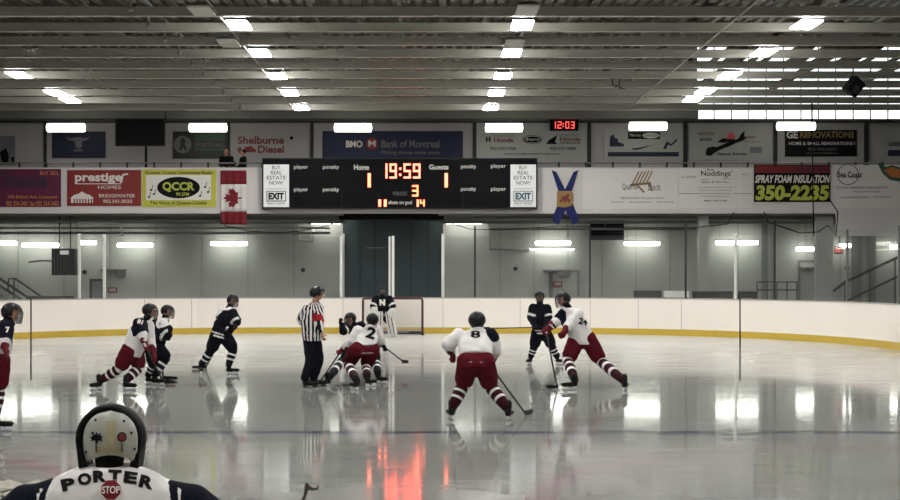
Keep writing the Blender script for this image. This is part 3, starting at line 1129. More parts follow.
for k, s in enumerate(('Serving Queens County since 1979', 'Heating Plumbing and Electrical', 'Commercial and Residential work', 'Free Estimates Fully Insured')):
    text(s, 698 + k, 186.5 + k * 3, 732 - k, 188.3 + k * 3, BD - e, M['print_grey'], b, 0.0)
text('(902) 354-2780', 704, 200, 727, 202, BD - e, M['print_k'], b, 0.01)
rects([(679, 193.3, 700, 193.8), (733, 193.3, 751, 193.8), (701, 179, 709, 179.5), (722, 178.6, 731, 179.2)], BD - e, 0.008, M['print_grey'], 'rule', b)
text('902', 741, 173.5, 749, 175.3, BD - e, M['print_grey'], b, 0.0)
b = banner(754, 164.5, 830.5, 202, M['print_k'], 'black spray foam insulation banner with large yellow green phone number')
rects([(755, 165.5, 830, 173)], BD - e, 0.01, M['darkred'], 'red_strip', b)
text('BROTHERS', 756, 166.3, 794, 172.3, BD - 2 * e, M['red'], b, 0.04)
text('INSULATION', 796, 166.3, 829, 172.3, BD - 2 * e, M['maroon'], b, 0.04)
text('SPRAY FOAM INSULATION', 755.5, 175, 829.5, 183, BD - e, M['print_w'], b, 0.03, shear=0.15)
text('350-2235', 756, 185, 829, 200.5, BD - e, M['lime'], b, 0.05, shear=0.1)
b = banner(833, 165, 915, 208, M['white'], 'white banner with a circle emblem at the right end of the gallery front')
ring_strip(848, 174.5, 11, 10.5, 0.9, BD - e, 0.01, M['print_grey'], 'circle_emblem', b)
text('Sea Coast', 838, 171.5, 862, 177.5, BD - 2 * e, M['print_k'], b, 0.01)
text('CLOTHING, EMBROIDERY, SCREEN PRINTING', 836, 186.5, 887, 188.8, BD - e, M['print_grey'], b, 0.0)
text('Liverpool Nova Scotia', 853, 190.5, 880, 193, BD - e, M['print_grey'], b, 0.0)
text('www.seacoastsports.ca   902-354-5000', 840, 196, 891, 198.5, BD - e, M['print_grey'], b, 0.0)
poly([[(878, 164), (882, 163), (886, 167), (892, 165), (902, 168), (902, 182), (890, 180), (883, 174)]], BD - e, 0.01, M['green'], 'green_emblem', b)
poly([[(884, 170), (892, 167), (901, 170), (901, 178), (891, 177)]], BD - 2 * e, 0.01, M['orange'], 'orange_emblem', b)

# ------------------------------------------------------------------ scoreboard
SD = FD - 0.32
sb = thing('scoreboard', 'long black electronic scoreboard with glowing orange digits', 'scoreboard', at(400, 208.5, SD))
rect(262, 158, 537.5, 209, SD, 0.3, M['board_black'], 'cabinet', sb, bevel=0.02)
rects([(262, 158, 537.5, 159), (262, 208, 537.5, 209), (262, 158, 263, 209), (536.5, 158, 537.5, 209), (341.5, 190, 342, 207.5), (463, 190, 463.5, 207.5)], SD - 0.015, 0.015, M['darkgrey'], 'frame', sb)
for x0, x1 in ((263.5, 289), (510.5, 536)):
    pn = rect(x0, 164.5, x1, 207, SD - 0.03, 0.03, M['signwhite'], 'ad_panel', sb)
    pn['label'] = 'backlit white advertisement panel'
    for k, s in enumerate(('BUY', 'REAL', 'ESTATE', 'NOW!')):
        wd = (8, 11, 19, 14)[k] / 2
        text(s, (x0 + x1) / 2 - wd, 165.6 + k * 5.1, (x0 + x1) / 2 + wd, 169.4 + k * 5.1, SD - 0.045, M['print_k'], pn, 0.0)
    rects([(x0 + 3, 188.6, x1 - 3, 189)], SD - 0.045, 0.008, M['print_grey'], 'rule', pn)
    rects([(x0 + 3, 191, x1 - 3, 191.6), (x0 + 3, 200.6, x1 - 3, 201.4), (x0 + 3, 191, x0 + 3.7, 201.4), (x1 - 3.7, 191, x1 - 3, 201.4)], SD - 0.045, 0.008, M['print_k' if x0 < 400 else 'teal'], 'logo_frame', pn)
    text('EXIT', x0 + 5, 192.7, x1 - 5, 199.6, SD - 0.06, M['print_k' if x0 < 400 else 'teal'], pn, 0.05)
    text('REALTY GROUP', x0 + 4, 202.5, x1 - 4, 204.5, SD - 0.045, M['print_k'], pn, 0.0)
for x0, x1, y, s in ((294, 308, 167.5, 'player'), (323, 339, 167.5, 'penalty'), (294, 308, 190, 'player'), (323, 339, 190, 'penalty'),
                     (461, 476, 167, 'penalty'), (491, 506, 166.5, 'player'), (461, 476, 189.5, 'penalty'), (491, 506, 189.5, 'player')):
    text(s, x0, y - 2.6, x1, y + 2.4, SD - e, M['print_w'], sb, 0.0)
text('Home', 354, 164.5, 369, 170.0, SD - e, M['print_w'], sb, 0.02)
text('Guests', 429, 164.5, 448.5, 169.5, SD - e, M['print_w'], sb, 0.02)
text('PERIOD', 393, 191.5, 407, 195.5, SD - e, M['print_grey'], sb, 0.0)
text('shots on goal', 388.5, 200.5, 412, 205.3, SD - e, M['print_w'], sb, 0.01)
SEG = {'0': 'abcdef', '1': 'bc', '2': 'abged', '3': 'abgcd', '4': 'fgbc', '5': 'afgcd', '9': 'abfgcd', '8': 'abcdefg', '|': 'ef'}


def digit(ch, x0, y0, x1, y1, t, d, m, parent):
    ym = (y0 + y1) / 2
    R = {'a': (x0, y0, x1, y0 + t), 'd': (x0, y1 - t, x1, y1), 'g': (x0, ym - t / 2, x1, ym + t / 2),
         'f': (x0, y0, x0 + t, ym), 'e': (x0, ym, x0 + t, y1), 'b': (x1 - t, y0, x1, ym), 'c': (x1 - t, ym, x1, y1)}
    g = 0.15
    lst = [(a + g, b_ + g, c_ - g, d_ - g) for a, b_, c_, d_ in (R[s] for s in SEG[ch])]
    return rects(lst, d, 0.012, m, 'digit', parent)


LD = SD - 0.02
digit('1', 383.5, 163.5, 387.5, 178.5, 2.0, LD, M['led'], sb)
digit('9', 389.5, 163.5, 396.8, 178.5, 2.0, LD, M['led'], sb)
rects([(399.3, 167.5, 401.3, 169.7), (399.3, 173.5, 401.3, 175.7)], LD, 0.012, M['led'], 'colon', sb)
digit('5', 403.5, 163.5, 410.8, 178.5, 2.0, LD, M['led'], sb)
digit('9', 413, 163.5, 420.5, 178.5, 2.0, LD, M['led'], sb)
rects([(367.7, 173.3, 370.7, 187.3)], LD, 0.012, M['ledamber'], 'digit', sb)
rects([(444.7, 173.3, 447.7, 187.3)], LD, 0.012, M['ledamber'], 'digit', sb)
digit('3', 412, 185, 418.5, 196.5, 1.9, LD, M['ledamber'], sb)
rects([(378.4, 199.5, 381, 206.6)], LD, 0.012, M['ledamber'], 'digit', sb)
rects([(384, 199.5, 386.6, 206.6)], LD, 0.012, M['ledamber'], 'digit', sb)
rects([(416.8, 199.5, 418.8, 206.6)], LD, 0.012, M['ledamber'], 'digit', sb)
digit('4', 419.8, 199.5, 424.8, 206.6, 1.6, LD, M['ledamber'], sb)

# ------------------------------------------------------------------ upper wall signs
UD = YF - 0.05
G2 = 'signs on the upper wall'


def usign(x0, y0, x1, y1, m, label):
    return banner(x0, y0, x1, y1, m, label, 'wall_sign', UD, 'sign', G2)


b = usign(-12, 121, 15, 165, M['print_grey'], 'purple grey poster with black figure at the top left edge')
rects([(-12, 121, 15, 136)], UD - e, 0.008, M['wall_up'], 'pale_top', b)
poly([[(0, 152), (6, 148), (9, 156), (8, 163), (2, 163)]], UD - e, 0.01, M['print_k'], 'figure', b)
poly([[(11, 157), (14, 157), (14, 163), (12, 163)]], UD - e, 0.01, M['print_k'], 'figure', b)
b = usign(52, 131.5, 105.5, 158, M['navy2'], 'dark blue wall sign with a pale winged emblem')
poly([[(65, 137), (72, 138.5), (75, 137.2), (81, 137.2), (84, 138.5), (90, 137), (86, 140.5), (82, 141), (81.5, 147), (78.5, 149), (75.5, 147), (75, 141), (70, 140.5)], [(73, 149.6), (83, 149.6), (82, 151.2), (74, 151.2)]], UD - e, 0.01, M['print_grey'], 'winged_emblem', b)
b = usign(173, 131.5, 227, 158.5, M['olive'], 'dark green sign with a round white player badge')
poly([oval(182.5, 144.5, 8.8, 8.8)], UD - e, 0.008, M['print_grey'], 'badge', b)
poly([[(179, 150), (181, 144), (180, 141), (182, 138), (184, 138), (185.5, 141), (184.5, 144), (187, 150), (184.5, 150), (183, 146.5), (181.5, 150)]], UD - 2 * e, 0.008, M['olive'], 'player_figure', b)
rects([(195, 134, 225, 141), (195, 148, 225, 151)], UD - e, 0.008, M['green'], 'green_strip', b)
text('SPORTS HALL', 195, 142.5, 225, 147, UD - 2 * e, M['print_grey'], b, 0.0)
b = usign(236.5, 132, 290, 157, M['wall_up'], 'diesel shop sign with dark red block letters')
text('Shelburne', 237.5, 136.3, 284, 144, UD - e, M['darkred'], b, 0.03)
text('Diesel', 258, 145.5, 284, 153, UD - e, M['darkred'], b, 0.03)
text('e', 237.5, 147, 242, 153, UD - e, M['darkred'], b, 0.03)
poly([[(243, 152), (245, 147), (251, 146), (256, 150), (256, 152.5)]], UD - e, 0.01, M['red'], 'truck_emblem', b)
poly([oval(291.5, 138, 1.8, 1.8, 12)], UD - e, 0.01, M['print_k'], 'dot', b)
b = usign(322.5, 131, 463, 159, M['navy'], 'wide navy bank sign above the scoreboard')
text('BMO', 346, 140.5, 362.5, 147.5, UD - e, M['print_w'], b, 0.03)
poly([oval(372, 143.6, 5.8, 5.8)], UD - e, 0.01, M['red'], 'roundel', b)
text('M', 368.5, 140.5, 375.5, 146.5, UD - 2 * e, M['print_w'], b, 0.02)
text('Bank of Montreal', 381.5, 140, 439.5, 147.5, UD - e, M['print_grey'], b, 0.01)
text('Making money make sense', 381.5, 150.5, 439.5, 155.5, UD - e, M['print_grey'], b, 0.0)
b = usign(476.5, 119, 588, 164, M['wall'], 'grey car dealer sign below the red digital clock')
text('H', 486, 136.5, 490.5, 142, UD - e, M['print_k'], b, 0.05)
text('BRIDGEWATER', 494, 134.5, 514, 137, UD - e, M['print_grey'], b, 0.0)
text('Honda', 494, 138, 513.5, 142.3, UD - e, M['darkred'], b, 0.03)
poly([oval(532.4, 139.6, 9.8, 4.4)], UD - e, 0.01, M['print_k'], 'oval_badge', b)
ring_strip(532.4, 139.6, 8.9, 3.7, 0.4, UD - 2 * e, 0.008, M['print_w'], 'oval_ring', b)
text('Boyne', 526, 137.8, 539, 141.4, UD - 2 * e, M['print_w'], b, 0.0)
poly([[(546, 144), (549, 140), (557, 135), (556, 139), (555, 142), (558, 144)]], UD - e, 0.01, M['print_k'], 'wing_emblem', b)
text('BRIDGEWATER', 560, 134, 580, 136.5, UD - e, M['print_grey'], b, 0.0)
text('Honda', 560, 137.2, 580.5, 140.8, UD - e, M['darkred'], b, 0.03)
text('POWERHOUSE', 560, 141.7, 580.5, 144, UD - e, M['print_k'], b, 0.01)
text('902.530.7700', 490, 147, 516, 150, UD - e, M['print_k'], b, 0.01)
text('902.527.7000', 550, 147, 576, 150, UD - e, M['print_k'], b, 0.01)
text('www.bridgewaterhonda.com', 504, 152.5, 560, 155.5, UD - e, M['print_k'], b, 0.0)
b = usign(604, 128, 684, 160, M['wall'], 'white hardware style sign with a dark blue bar along its base')
rects([(608, 152, 679, 156.5)], UD - e, 0.01, M['navy2'], 'blue_bar', b)
rects([(628, 132, 660, 139)], UD - e, 0.01, M['print_k'], 'black_box', b)
poly([oval(651, 135.5, 8.5, 2.8)], UD - 2 * e, 0.008, M['print_w'], 'oval', b)
text('Mersey', 630, 133.6, 641, 137.4, UD - 2 * e, M['print_w'], b, 0.0)
text('SEAFOODS', 644, 134.3, 658, 136.7, UD - 3 * e, M['print_k'], b, 0.0)
poly([[(609.5, 146), (610, 137), (613, 134), (615, 138), (618, 139), (618, 142), (624, 144), (624, 146.5), (609.5, 146.5)]], UD - e, 0.01, M['navy2'], 'ship_emblem', b)
poly([[(663, 148.5), (667, 141), (671, 144), (677, 138.5), (677, 141), (671, 146), (668, 144.5), (666, 149)]], UD - e, 0.01, M['navy2'], 'swoosh', b)
poly([[(632, 148.5), (640, 147.5), (654, 144.5), (640, 149.3), (633, 150)]], UD - e, 0.01, M['navy2'], 'swoosh', b)
b = usign(689, 125, 771, 160, M['wall'], 'grey map sign with black province outline and a pink patch')
text("WHO'S YOUR", 698, 132, 714, 135.5, UD - e, M['darkred'], b, 0.01)
text('BOSS?', 700, 138, 712, 141, UD - e, M['print_k'], b, 0.02)
poly([[(705.5, 153), (707, 148), (712, 146.5), (717, 147), (724, 144), (730, 141), (738, 139), (742, 133), (745, 131), (744, 136), (747, 138), (742, 141), (736, 143), (730, 146), (722, 149), (716, 152), (711, 155.5), (707, 155.5)],
      [(717, 142), (722, 138.5), (735, 137), (735, 139.5), (724, 143)]], UD - e, 0.01, M['print_k'], 'province_map', b)
poly([[(726, 139), (728, 133), (732, 132), (735, 135), (735, 139)]], UD - 2 * e, 0.008, M['pink'], 'pink_patch', b)
text('Rossignol', 744, 135.5, 755, 139, UD - e, M['darkred'], b, 0.02)
text('Surf Shop', 744, 141, 760, 142.6, UD - e, M['print_k'], b, 0.0)
text('Nova Scotia', 718, 152.5, 747, 155, UD - e, M['print_k'], b, 0.02)
rects([(750, 147, 762, 153)], UD - e, 0.008, M['print_grey'], 'grey_box', b)
b = usign(785, 130, 857, 156.5, M['print_k'], 'black renovations sign with gold lettering, upper right wall')
text('GE', 786.5, 131, 798, 138.5, UD - e, M['print_w'], b, 0.04)
text('RENOVATIONS', 800, 131.5, 854, 138, UD - e, M['gold'], b, 0.03)
text('HOME & SMALL RENOVATIONS !', 789, 141.8, 855, 145, UD - e, M['print_w'], b, 0.01)
text('902-350-2341', 808, 147.8, 836, 150.5, UD - e, M['print_grey'], b, 0.0)
text('greenwood.general@eastlink.ca', 806, 152, 838, 154, UD - e, M['print_grey'], b, 0.0)
b = usign(884, 128, 915, 160, M['wall'], 'pale sign with blue print cut off by the right edge')
text('LIVERPOOL', 889, 142, 912, 146, UD - e, M['navy'], b, 0.02)
rects([(888, 150, 915, 156)], UD - e, 0.01, M['navy'], 'blue_bar', b)

# digital clock
ck = thing('digital_clock', 'black wall clock with red digits reading 12:03', 'clock', at(564, 131, YF - 0.25))
CD = YF - 0.25
rect(550, 119, 578.5, 130.5, CD, 0.2, M['board_black'], 'case', ck, bevel=0.02)
for chh, x0, x1 in (('1', 553.5, 556), ('2', 557.5, 561.8), ('0', 565.3, 569.3), ('3', 570.8, 574.6)):
    digit(chh, x0, 121.4, x1, 128.6, 1.05, CD - 0.015, M['ledred'], ck)
rects([(562.8, 123.2, 563.9, 124.3), (562.8, 125.8, 563.9, 126.9)], CD - 0.015, 0.012, M['ledred'], 'colon', ck)

# black television on a pole
tv = thing('television', 'black flat screen on a pole above the left gallery', 'television', at(146, 166, 54.6))
rect(115, 118.5, 165, 146, 54.5, 0.12, M['dark'], 'screen', tv, bevel=0.02)
rects([(115, 118.5, 165, 119.8), (115, 144.8, 165, 146), (115, 118.5, 116.2, 146), (163.8, 118.5, 165, 146)], 54.48, 0.02, M['darkgrey'], 'bezel', tv)
a = at(146, 146, 54.6)
MB().tube([a, (a.x, a.y, ZG1)], 0.045).build('pole', M['dark'], tv, True)

# ------------------------------------------------------------------ behind the far glass
# hanging heater / speaker box
c = at(65, 262, 54.4)
h = thing('hanging_heater', 'black box heater hung behind the left glass, bright label on it', 'heater', c)
MB().box((c.x - .42, c.y - .3, c.z - .48), (c.x + .42, c.y + .3, c.z + .48)).build('cabinet', M['dark'], h, bevel=0.03)
rects([(54 + k * 3.2, 254, 54.5 + k * 3.2, 274) for k in range(7)], 54.08, 0.03, M['darkgrey'], 'louvre', h)
rect(60, 250.5, 68.5, 254.5, 54.06, 0.03, M['signwhite'], 'label_plate', h)
for s in (-.2, .2):
    MB().tube([(c.x + s, c.y, c.z + .45), (c.x + s, c.y, ZG0)], 0.02).build('hanger', M['darkgrey'], h)
MB().tube([at(53, 261.5, 54.4), at(42, 260.5, 54.6), at(29, 262, 54.8)], 0.03).build('duct', M['grey'], h, True)

# staircase at the far left
st = thing('staircase', 'dark metal stair with handrails behind the left boards', 'staircase', at(20, 300, 54.8))
D_ = 54.8
MB().tube([at(-25, 262, D_), at(27, 297, D_)], 0.05).build('handrail', M['darkgrey'], st, True)
MB().tube([at(-25, 270, D_ + .9), at(27, 303, D_ + .9)], 0.05).build('handrail', M['darkgrey'], st, True)
MB().tube([at(8, 291, D_), at(8.5, 279, D_), at(15, 278.5, D_), at(42, 297, D_)], 0.035).build('guard_rail', M['darkgrey'], st, True)
MB().tube([at(14, 279, D_), at(14, 300, D_)], 0.03).build('rail_post', M['darkgrey'], st, True)
a, b_ = at(-25, 278, D_), at(30, 316, D_)
mb = MB()
for k in range(12):
    t = k / 12
    q = a.lerp(b_, t)
    mb.box((q.x, D_, q.z - 0.2), (q.x + 0.2, D_ + .9, q.z))
mb.build('steps', M['soffit'], st)
o = MB().box((at(27, 0, 52.2).x, 52.0, at(0, 299, 52.2).z - .5), (at(72, 0, 52.2).x, 52.5, at(0, 296, 52.2).z)).build('bench_box', M['darkgrey'], None)
o.location.z = 0
tag(o, 'long dark bench top behind the left boards', 'bench')
# put legs under it so that it stands on the floor
for px in (30, 50, 70):
    x = at(px, 0, 52.2).x
    MB().box((x - .04, 52.1, -0.01), (x + .04, 52.4, at(0, 299, 52.2).z - .5)).build('leg', M['darkgrey'], o)

# red notices
for (x0, y0, x1, y1, d, l, wmat) in ((108, 287.5, 117, 293, YF - 0.05, 'small red notice on the wall behind the left glass', 'darkred'),
                                     (553.5, 281.5, 562, 287.5, YF - 0.12, 'small red notice on the grey door behind the far glass', 'red')):
    t = thing('wall_notice', l, 'sign', at((x0 + x1) / 2, y1, d), 'red notices behind the glass')
    rect(x0, y0, x1, y1, d, 0.03, M[wmat], 'sign_plate', t)
    rects([(x0 + 1.2, y0 + 1.2, x1 - 1.2, y0 + 2), (x0 + 1.2, y0 + 3, x1 - 1.2, y0 + 3.7)], d - 0.012, 0.01, M['print_w'], 'print', t)
# door closers / exit lamps over doors
for (x0, y0, x1, y1, l) in ((100, 269, 125, 276.5, 'grey shelf like bracket over the left notice'), (544, 269.5, 570, 276, 'grey box with arm over the grey door'), (802, 267, 815, 270, 'grey canopy over the right corner door')):
    t = thing('door_canopy', l, 'bracket', at((x0 + x1) / 2, y1, YF - .2))
    rect(x0, y0, x1, y0 + 1.5, YF - .3, .3, M['grey'], 'top_bar', t)
    rect(x0 + (x1 - x0) * .55, y0 + 1.5, x1, y1, YF - .2, .2, M['grey'], 'box', t)
# round black wall devices
for (px, py, l) in ((515.5, 268.5, 'small black round device on the wall left of the grey door'), (303, 270, 'small black device on the wall behind the referee'),
                    (84.5, 272, 'small black device between the two white posts'), (847, 268, 'small black device on the wall near the exit sign')):
    c = at(px, py, YF - .06)
    mb = MB()
    mb.tube([c + Vector((0, 0.06, 0)), c + Vector((0, -0.02, 0))], 0.08, 14)
    mb.ball(c + Vector((0, -0.02, 0)), (0.05, 0.03, 0.05))
    tag(mb.build('wall_device', M['dark'], None, True), l, 'wall device', 'small black wall devices')
# dark high window right of crossed banner
o = rect(590, 221, 624, 240, YF - .08, .07, M['board_black'], 'dark_vent')
tag(o, 'dark rectangular vent under the gallery right of the crossed banner', 'vent')
rects([(591, 223 + k * 3, 623, 223.6 + k * 3) for k in range(6)], YF - .1, .02, M['darkgrey'], 'vent_slat', o)
# conduit loop behind the glass near the door
tube_thing('wall_pipe', [at(489, 222, YF - .1), at(490, 249, YF - .1), at(530, 250, YF - .1)], 0.035, M['grey'], 'bent grey pipe on the wall right of the doorway', 'pipe')
tube_thing('wall_pipe', [at(298, 225, YF - .3), at(299, 240, YF - .3), at(312, 241, YF - .3), at(313, 228, YF - .3)], 0.06, M['wall'], 'pale looped duct pipe left of the doorway', 'pipe')
tube_thing('wall_pipe', [at(76, 227, 53.9), at(78, 222, 53.9), at(118, 224, 53.9), at(122, 229, 53.9), at(122, 236, 53.9)], 0.04, M['wall'], 'pale pipe frame above the two white posts', 'pipe')

# benches, boxes right
def bench(x0, y0, x1, y1, d, m, label, name='bench'):
    t = thing(name, label, 'bench', at((x0 + x1) / 2, 300, d))
    a, b2 = at(x0, y1, d), at(x1, y0, d)
    t.location.z = 0
    MB().box((a.x, d, a.z), (b2.x, d + .4, b2.z)).build('seat', m, t, bevel=0.01)
    for x in (a.x + .06, b2.x - .06):
        MB().box((x - .03, d + .05, -0.01), (x + .03, d + .35, a.z)).build('leg', M['darkgrey'], t)


bench(635, 290.5, 662, 297.5, 51.5, M['darkgrey'], 'low dark bench behind the far boards right of the players')
bench(664, 291, 689, 297.5, 51.2, M['post'], 'short white bench beside the dark one')
bench(694, 291.5, 733, 298, 51.6, M['dark'], 'black padded bench left of the white glass post')
bench(738, 291.5, 757, 298, 51.6, M['dark'], 'black padded bench right of the white glass post')
rl = thing('guard_railing', 'thin grey guard railing behind the right glass', 'railing', at(775, 300, 52.5))
rl.location.z = 0
for py in (282, 290):
    MB().tube([at(757, py, 52.5), at(797, py, 52.5)], 0.02).build('rail', M['darkgrey'], rl, True)
for px in (757, 767, 777, 787, 797):
    a = at(px, 282, 52.5)
    MB().tube([a, (a.x, a.y, -0.01)], 0.02).build('rail_post', M['darkgrey'], rl, True)
# diagonal stair rail at the right
sr = thing('stair_railing', 'dark handrail sloping up to the right behind the corner glass', 'railing', at(825, 300, 54))
sr.location.z = 0
MB().tube([at(824, 298, 54), at(845, 282, 53.8), at(905, 254, 53.2)], 0.05).build('handrail', M['darkgrey'], sr, True)
MB().tube([at(828, 310, 54), at(905, 273, 53.2)], 0.04).build('lower_rail', M['darkgrey'], sr, True)
for px, py in ((845, 282), (870, 270.5), (895, 259)):
    a = at(px, py, 53.7)
    MB().tube([a, (a.x, a.y, -0.01)], 0.025).build('rail_post', M['darkgrey'], sr, True)
# dark doorway recess panels in right corner
for x0, x1, l in ((762, 768, 'a'), (852, 862, 'b'), (868, 876, 'c')):
    structure(MB().box((at(x0, 0, YF - .1).x, YF - .06, 0), (at(x1, 0, YF - .1).x, YF - .01, ZG0)).build('trim_6', M['grey']), 'darker wall strip behind the right glass')
# exit sign
ex = thing('exit_sign', 'glowing red exit sign behind the right corner glass', 'sign', at(839, 254, 54.4))
rect(834.5, 246, 843, 254, 54.4, .08, M['darkred'], 'sign_box', ex)
text('EXIT', 835, 248, 842.5, 252.5, 54.38, M['exit'], ex, 0.04)
a = at(839, 246, 54.44)
MB().tube([a, (a.x, a.y, ZG0)], 0.015).build('hanger', M['darkgrey'], ex)

# ------------------------------------------------------------------ far goal
GY = 48.0
gl = thing('goal', 'hockey goal with dark red posts and white netting at the far end', 'goal', (at(393, 0, GY).x, GY, 0))
g0, g1 = at(363, 0, GY).x, at(422.5, 0, GY).x
zt = at(0, 298.3, GY).z
MB().tube([(g0, GY, 0.0), (g0, GY, zt - .05), (g0 + .05, GY, zt), (g1 - .05, GY, zt), (g1, GY, zt - .05), (g1, GY, 0.0)], 0.038).build('post', M['netframe'], gl, True)
MB().tube([(g0, GY, .05), (g0 + .05, GY + .8, .05), (g0 + .5, GY + 1.05, .05), (g1 - .5, GY + 1.05, .05), (g1 - .05, GY + .8, .05), (g1, GY, .05)], 0.06).build('base_frame', M['netbase'], gl, True)
MB().tube([(g0, GY, zt), (g0 + .15, GY + .45, zt), (g1 - .15, GY + .45, zt), (g1, GY, zt)], 0.02).build('top_frame', M['netbase'], gl, True)
mb = MB()
n = 30
for k in range(n + 1):
    x = g0 + (g1 - g0) * k / n
    mb.tube([(x, GY + .45, zt), (x, GY + .62, zt * .6), (x, GY + 1.0, 0.05)], 0.006, 4)
for k in range(20):
    t = k / 20
    z = zt * (1 - t)
    y = GY + .45 + (.55 * t ** 1.3)
    mb.tube([(g0, GY, z), (g0 + .06, y, z), (g1 - .06, y, z), (g1, GY, z)], 0.006, 4)
mb.build('netting', M['netcord'], gl)
MB().tube([((g0 + g1) / 2, GY + .5, zt), ((g0 + g1) / 2, GY + 1.0, .08)], .015).build('centre_bar', M['netframe'], gl)
# ------------------------------------------------------------------ people
UP = Vector((0, 0, 1))


def seg_t(p, a, b):
    d = b - a
    t = max(0.0, min(1.0, (p - a).dot(d) / max(1e-9, d.dot(d))))
    return t, (p - (a + d * t)).length


def frame(u, hint):
    """orthonormal (side, front, up) from an up axis and a forward hint"""
    u = u.normalized()
    f = (hint - u * hint.dot(u)).normalized()
    s = f.cross(u).normalized()
    return s, f, u


def glove(p, arm, grip, m, parent, name='glove', k=1.0, side=1, cuff=True):
    """p: palm centre, arm: direction from elbow to hand, grip: axis of the held shaft"""
    mb = MB()
    hand_shape(mb, p, arm, grip, k, side, 1.0, cuff)
    return mb.fused(name, m, parent, 0.012 * k, 2)


def hand_shape(mb, p, arm, grip, k=1.0, side=1, fat=1.0, cuff=True):
    a = arm.normalized()
    g = (grip - a * grip.dot(a))
    g = g.normalized() if g.length > 0.05 else a.orthogonal().normalized()
    o = a.cross(g).normalized() * side
    r = 0.017 * k * fat
    if cuff:
        mb.loft([(p - a * 0.20 * k, g, o, .070 * k, .066 * k), (p - a * 0.12 * k, g, o, .070 * k, .062 * k), (p - a * 0.06 * k, g, o, .05 * k, .046 * k)])
    mb.ball(p - a * .015 * k, (.052 * k * fat, .036 * k * fat, .055 * k * fat), (g, o, a))
    for j, ln in enumerate((.9, 1.0, .95, .78)):
        b0 = p + g * (.036 - .024 * j) * k + a * .028 * k
        b1 = b0 + (a * .034 + o * .02) * k * ln
        b2 = b1 + (o * .03 - a * .012) * k * ln
        mb.cap(b0, b1, r, r * .95, 8)
        mb.cap(b1, b2, r * .95, r * .85, 8)
    t0 = p + g * .045 * k - a * .02 * k
    t1 = t0 + (g * .022 + o * .03 + a * .012) * k
    mb.cap(t0, t1, r * 1.15, r, 8)
    mb.cap(t1, t1 + (o * .02 + a * .015 - g * .006) * k, r, r * .9, 8)


def make_helmet(c, s, f, u, parent, k=1.0, face='cage', m=None, name='helmet'):
    m = m or M['helmet']
    mb = MB()
    n, nv = 20, 12
    grid = {}
    vs, fs = [], []
    cc = c + u * .025 * k - f * .012 * k
    for j in range(nv + 1):
        th = -0.75 + (PI / 2 + 0.75) * j / nv
        for i in range(n):
            a = 2 * PI * i / n
            d = Vector((math.cos(th) * math.sin(a), math.cos(th) * math.cos(a), math.sin(th)))
            grid[(j, i)] = len(vs)
            rr = 1.0 + 0.03 * math.cos(4 * a) * math.cos(th)
            vs.append(cc + (s * d.x * .118 + f * d.y * .142 + u * d.z * .125) * k * rr)
    for j in range(nv):
        for i in range(n):
            i2 = (i + 1) % n
            th = -0.75 + (PI / 2 + 0.75) * (j + .5) / nv
            a = 2 * PI * (i + .5) / n
            if math.cos(a) > 0.45 and th < 0.38:
                continue
            if math.cos(a) > -0.25 and th < -0.45:
                continue
            fs.append((grid[(j, i)], grid[(j, i2)], grid[(j + 1, i2)], grid[(j + 1, i)]))
    mb.add(vs, fs)
    h = mb.build(name, m, parent, True)
    so = h.modifiers.new('thick', 'SOLIDIFY')
    so.thickness = 0.012 * k
    so.offset = 1
    # ridges
    mb = MB()
    for off in (-.045, 0, .045):
        pts = []
        for q in range(9):
            a = -0.9 + q * 0.3
            pts.append(cc + s * off * k + (f * math.sin(a) * .142 + u * math.cos(a) * .128) * k * (1 - abs(off) * 1.2))
        mb.tube(pts, .010 * k, 6)
    mb.build('ridge', M['ridge'], h, True)
    mb = MB()
    if face == 'cage':
        R1, R2 = .115 * k, .150 * k
        for e in (-.115, -.085, -.055, -.02, .015, .045):
            pts = []
            for q in range(9):
                a = -1.15 + q * 2.3 / 8
                bul = 1 - (e + .03) ** 2 * 6
                pts.append(c + s * math.sin(a) * R1 * bul + f * math.cos(a) * R2 * bul + u * e * k)
            mb.tube(pts, .006 * k, 5)
        for a in (-.8, -.45, -.15, .15, .45, .8):
            pts = []
            for e in (-.115, -.07, -.02, .03, .055):
                bul = 1 - (e + .03) ** 2 * 6
                pts.append(c + s * math.sin(a) * R1 * bul + f * math.cos(a) * R2 * bul + u * e * k)
            mb.tube(pts, .006 * k, 5)
        mb.build('face_cage', M['cage'], h)
    elif face == 'visor':
        vs, fs = [], []
        for e in (-.03, .055):
            for q in range(9):
                a = -1.0 + q * .25
                vs.append(c + s * math.sin(a) * .118 * k + f * math.cos(a) * .150 * k + u * e * k)
        fs = [(q, q + 1, q + 10, q + 9) for q in range(8)]
        o = MB().add(vs, fs).build('visor', M['visor'], h, True)
        so = o.modifiers.new('thick', 'SOLIDIFY')
        so.thickness = .003
    return h


def face_shapes(mb, c, s, f, u, k=1.0):
    mb.ball(c + u * .015 * k, (.076 * k, .095 * k, .105 * k), (s, f, u), nu=18, nv=12)
    mb.ball(c - u * .055 * k + f * .025 * k, (.055 * k, .06 * k, .055 * k), (s, f, u))
    mb.cap(c + f * .088 * k + u * .01 * k, c + f * .104 * k - u * .022 * k, .010 * k, .015 * k, 8)
    for q in (-1, 1):
        mb.ball(c + s * q * .078 * k - f * .005 * k, (.012 * k, .02 * k, .03 * k), (s, f, u), nu=8, nv=6)


def eyes_mouth(parent, c, s, f, u, k=1.0):
    mb = MB()
    for q in (-1, 1):
        mb.ball(c + s * q * .030 * k + f * .086 * k + u * .018 * k, .010 * k, nu=8, nv=6)
    mb.build('eyes', M['hair'], parent, True)
    mb = MB()
    mb.ball(c + f * .086 * k - u * .048 * k, (.024 * k, .008 * k, .005 * k), (s, f, u), nu=8, nv=6)
    mb.build('mouth', M['darkred'], parent, True)


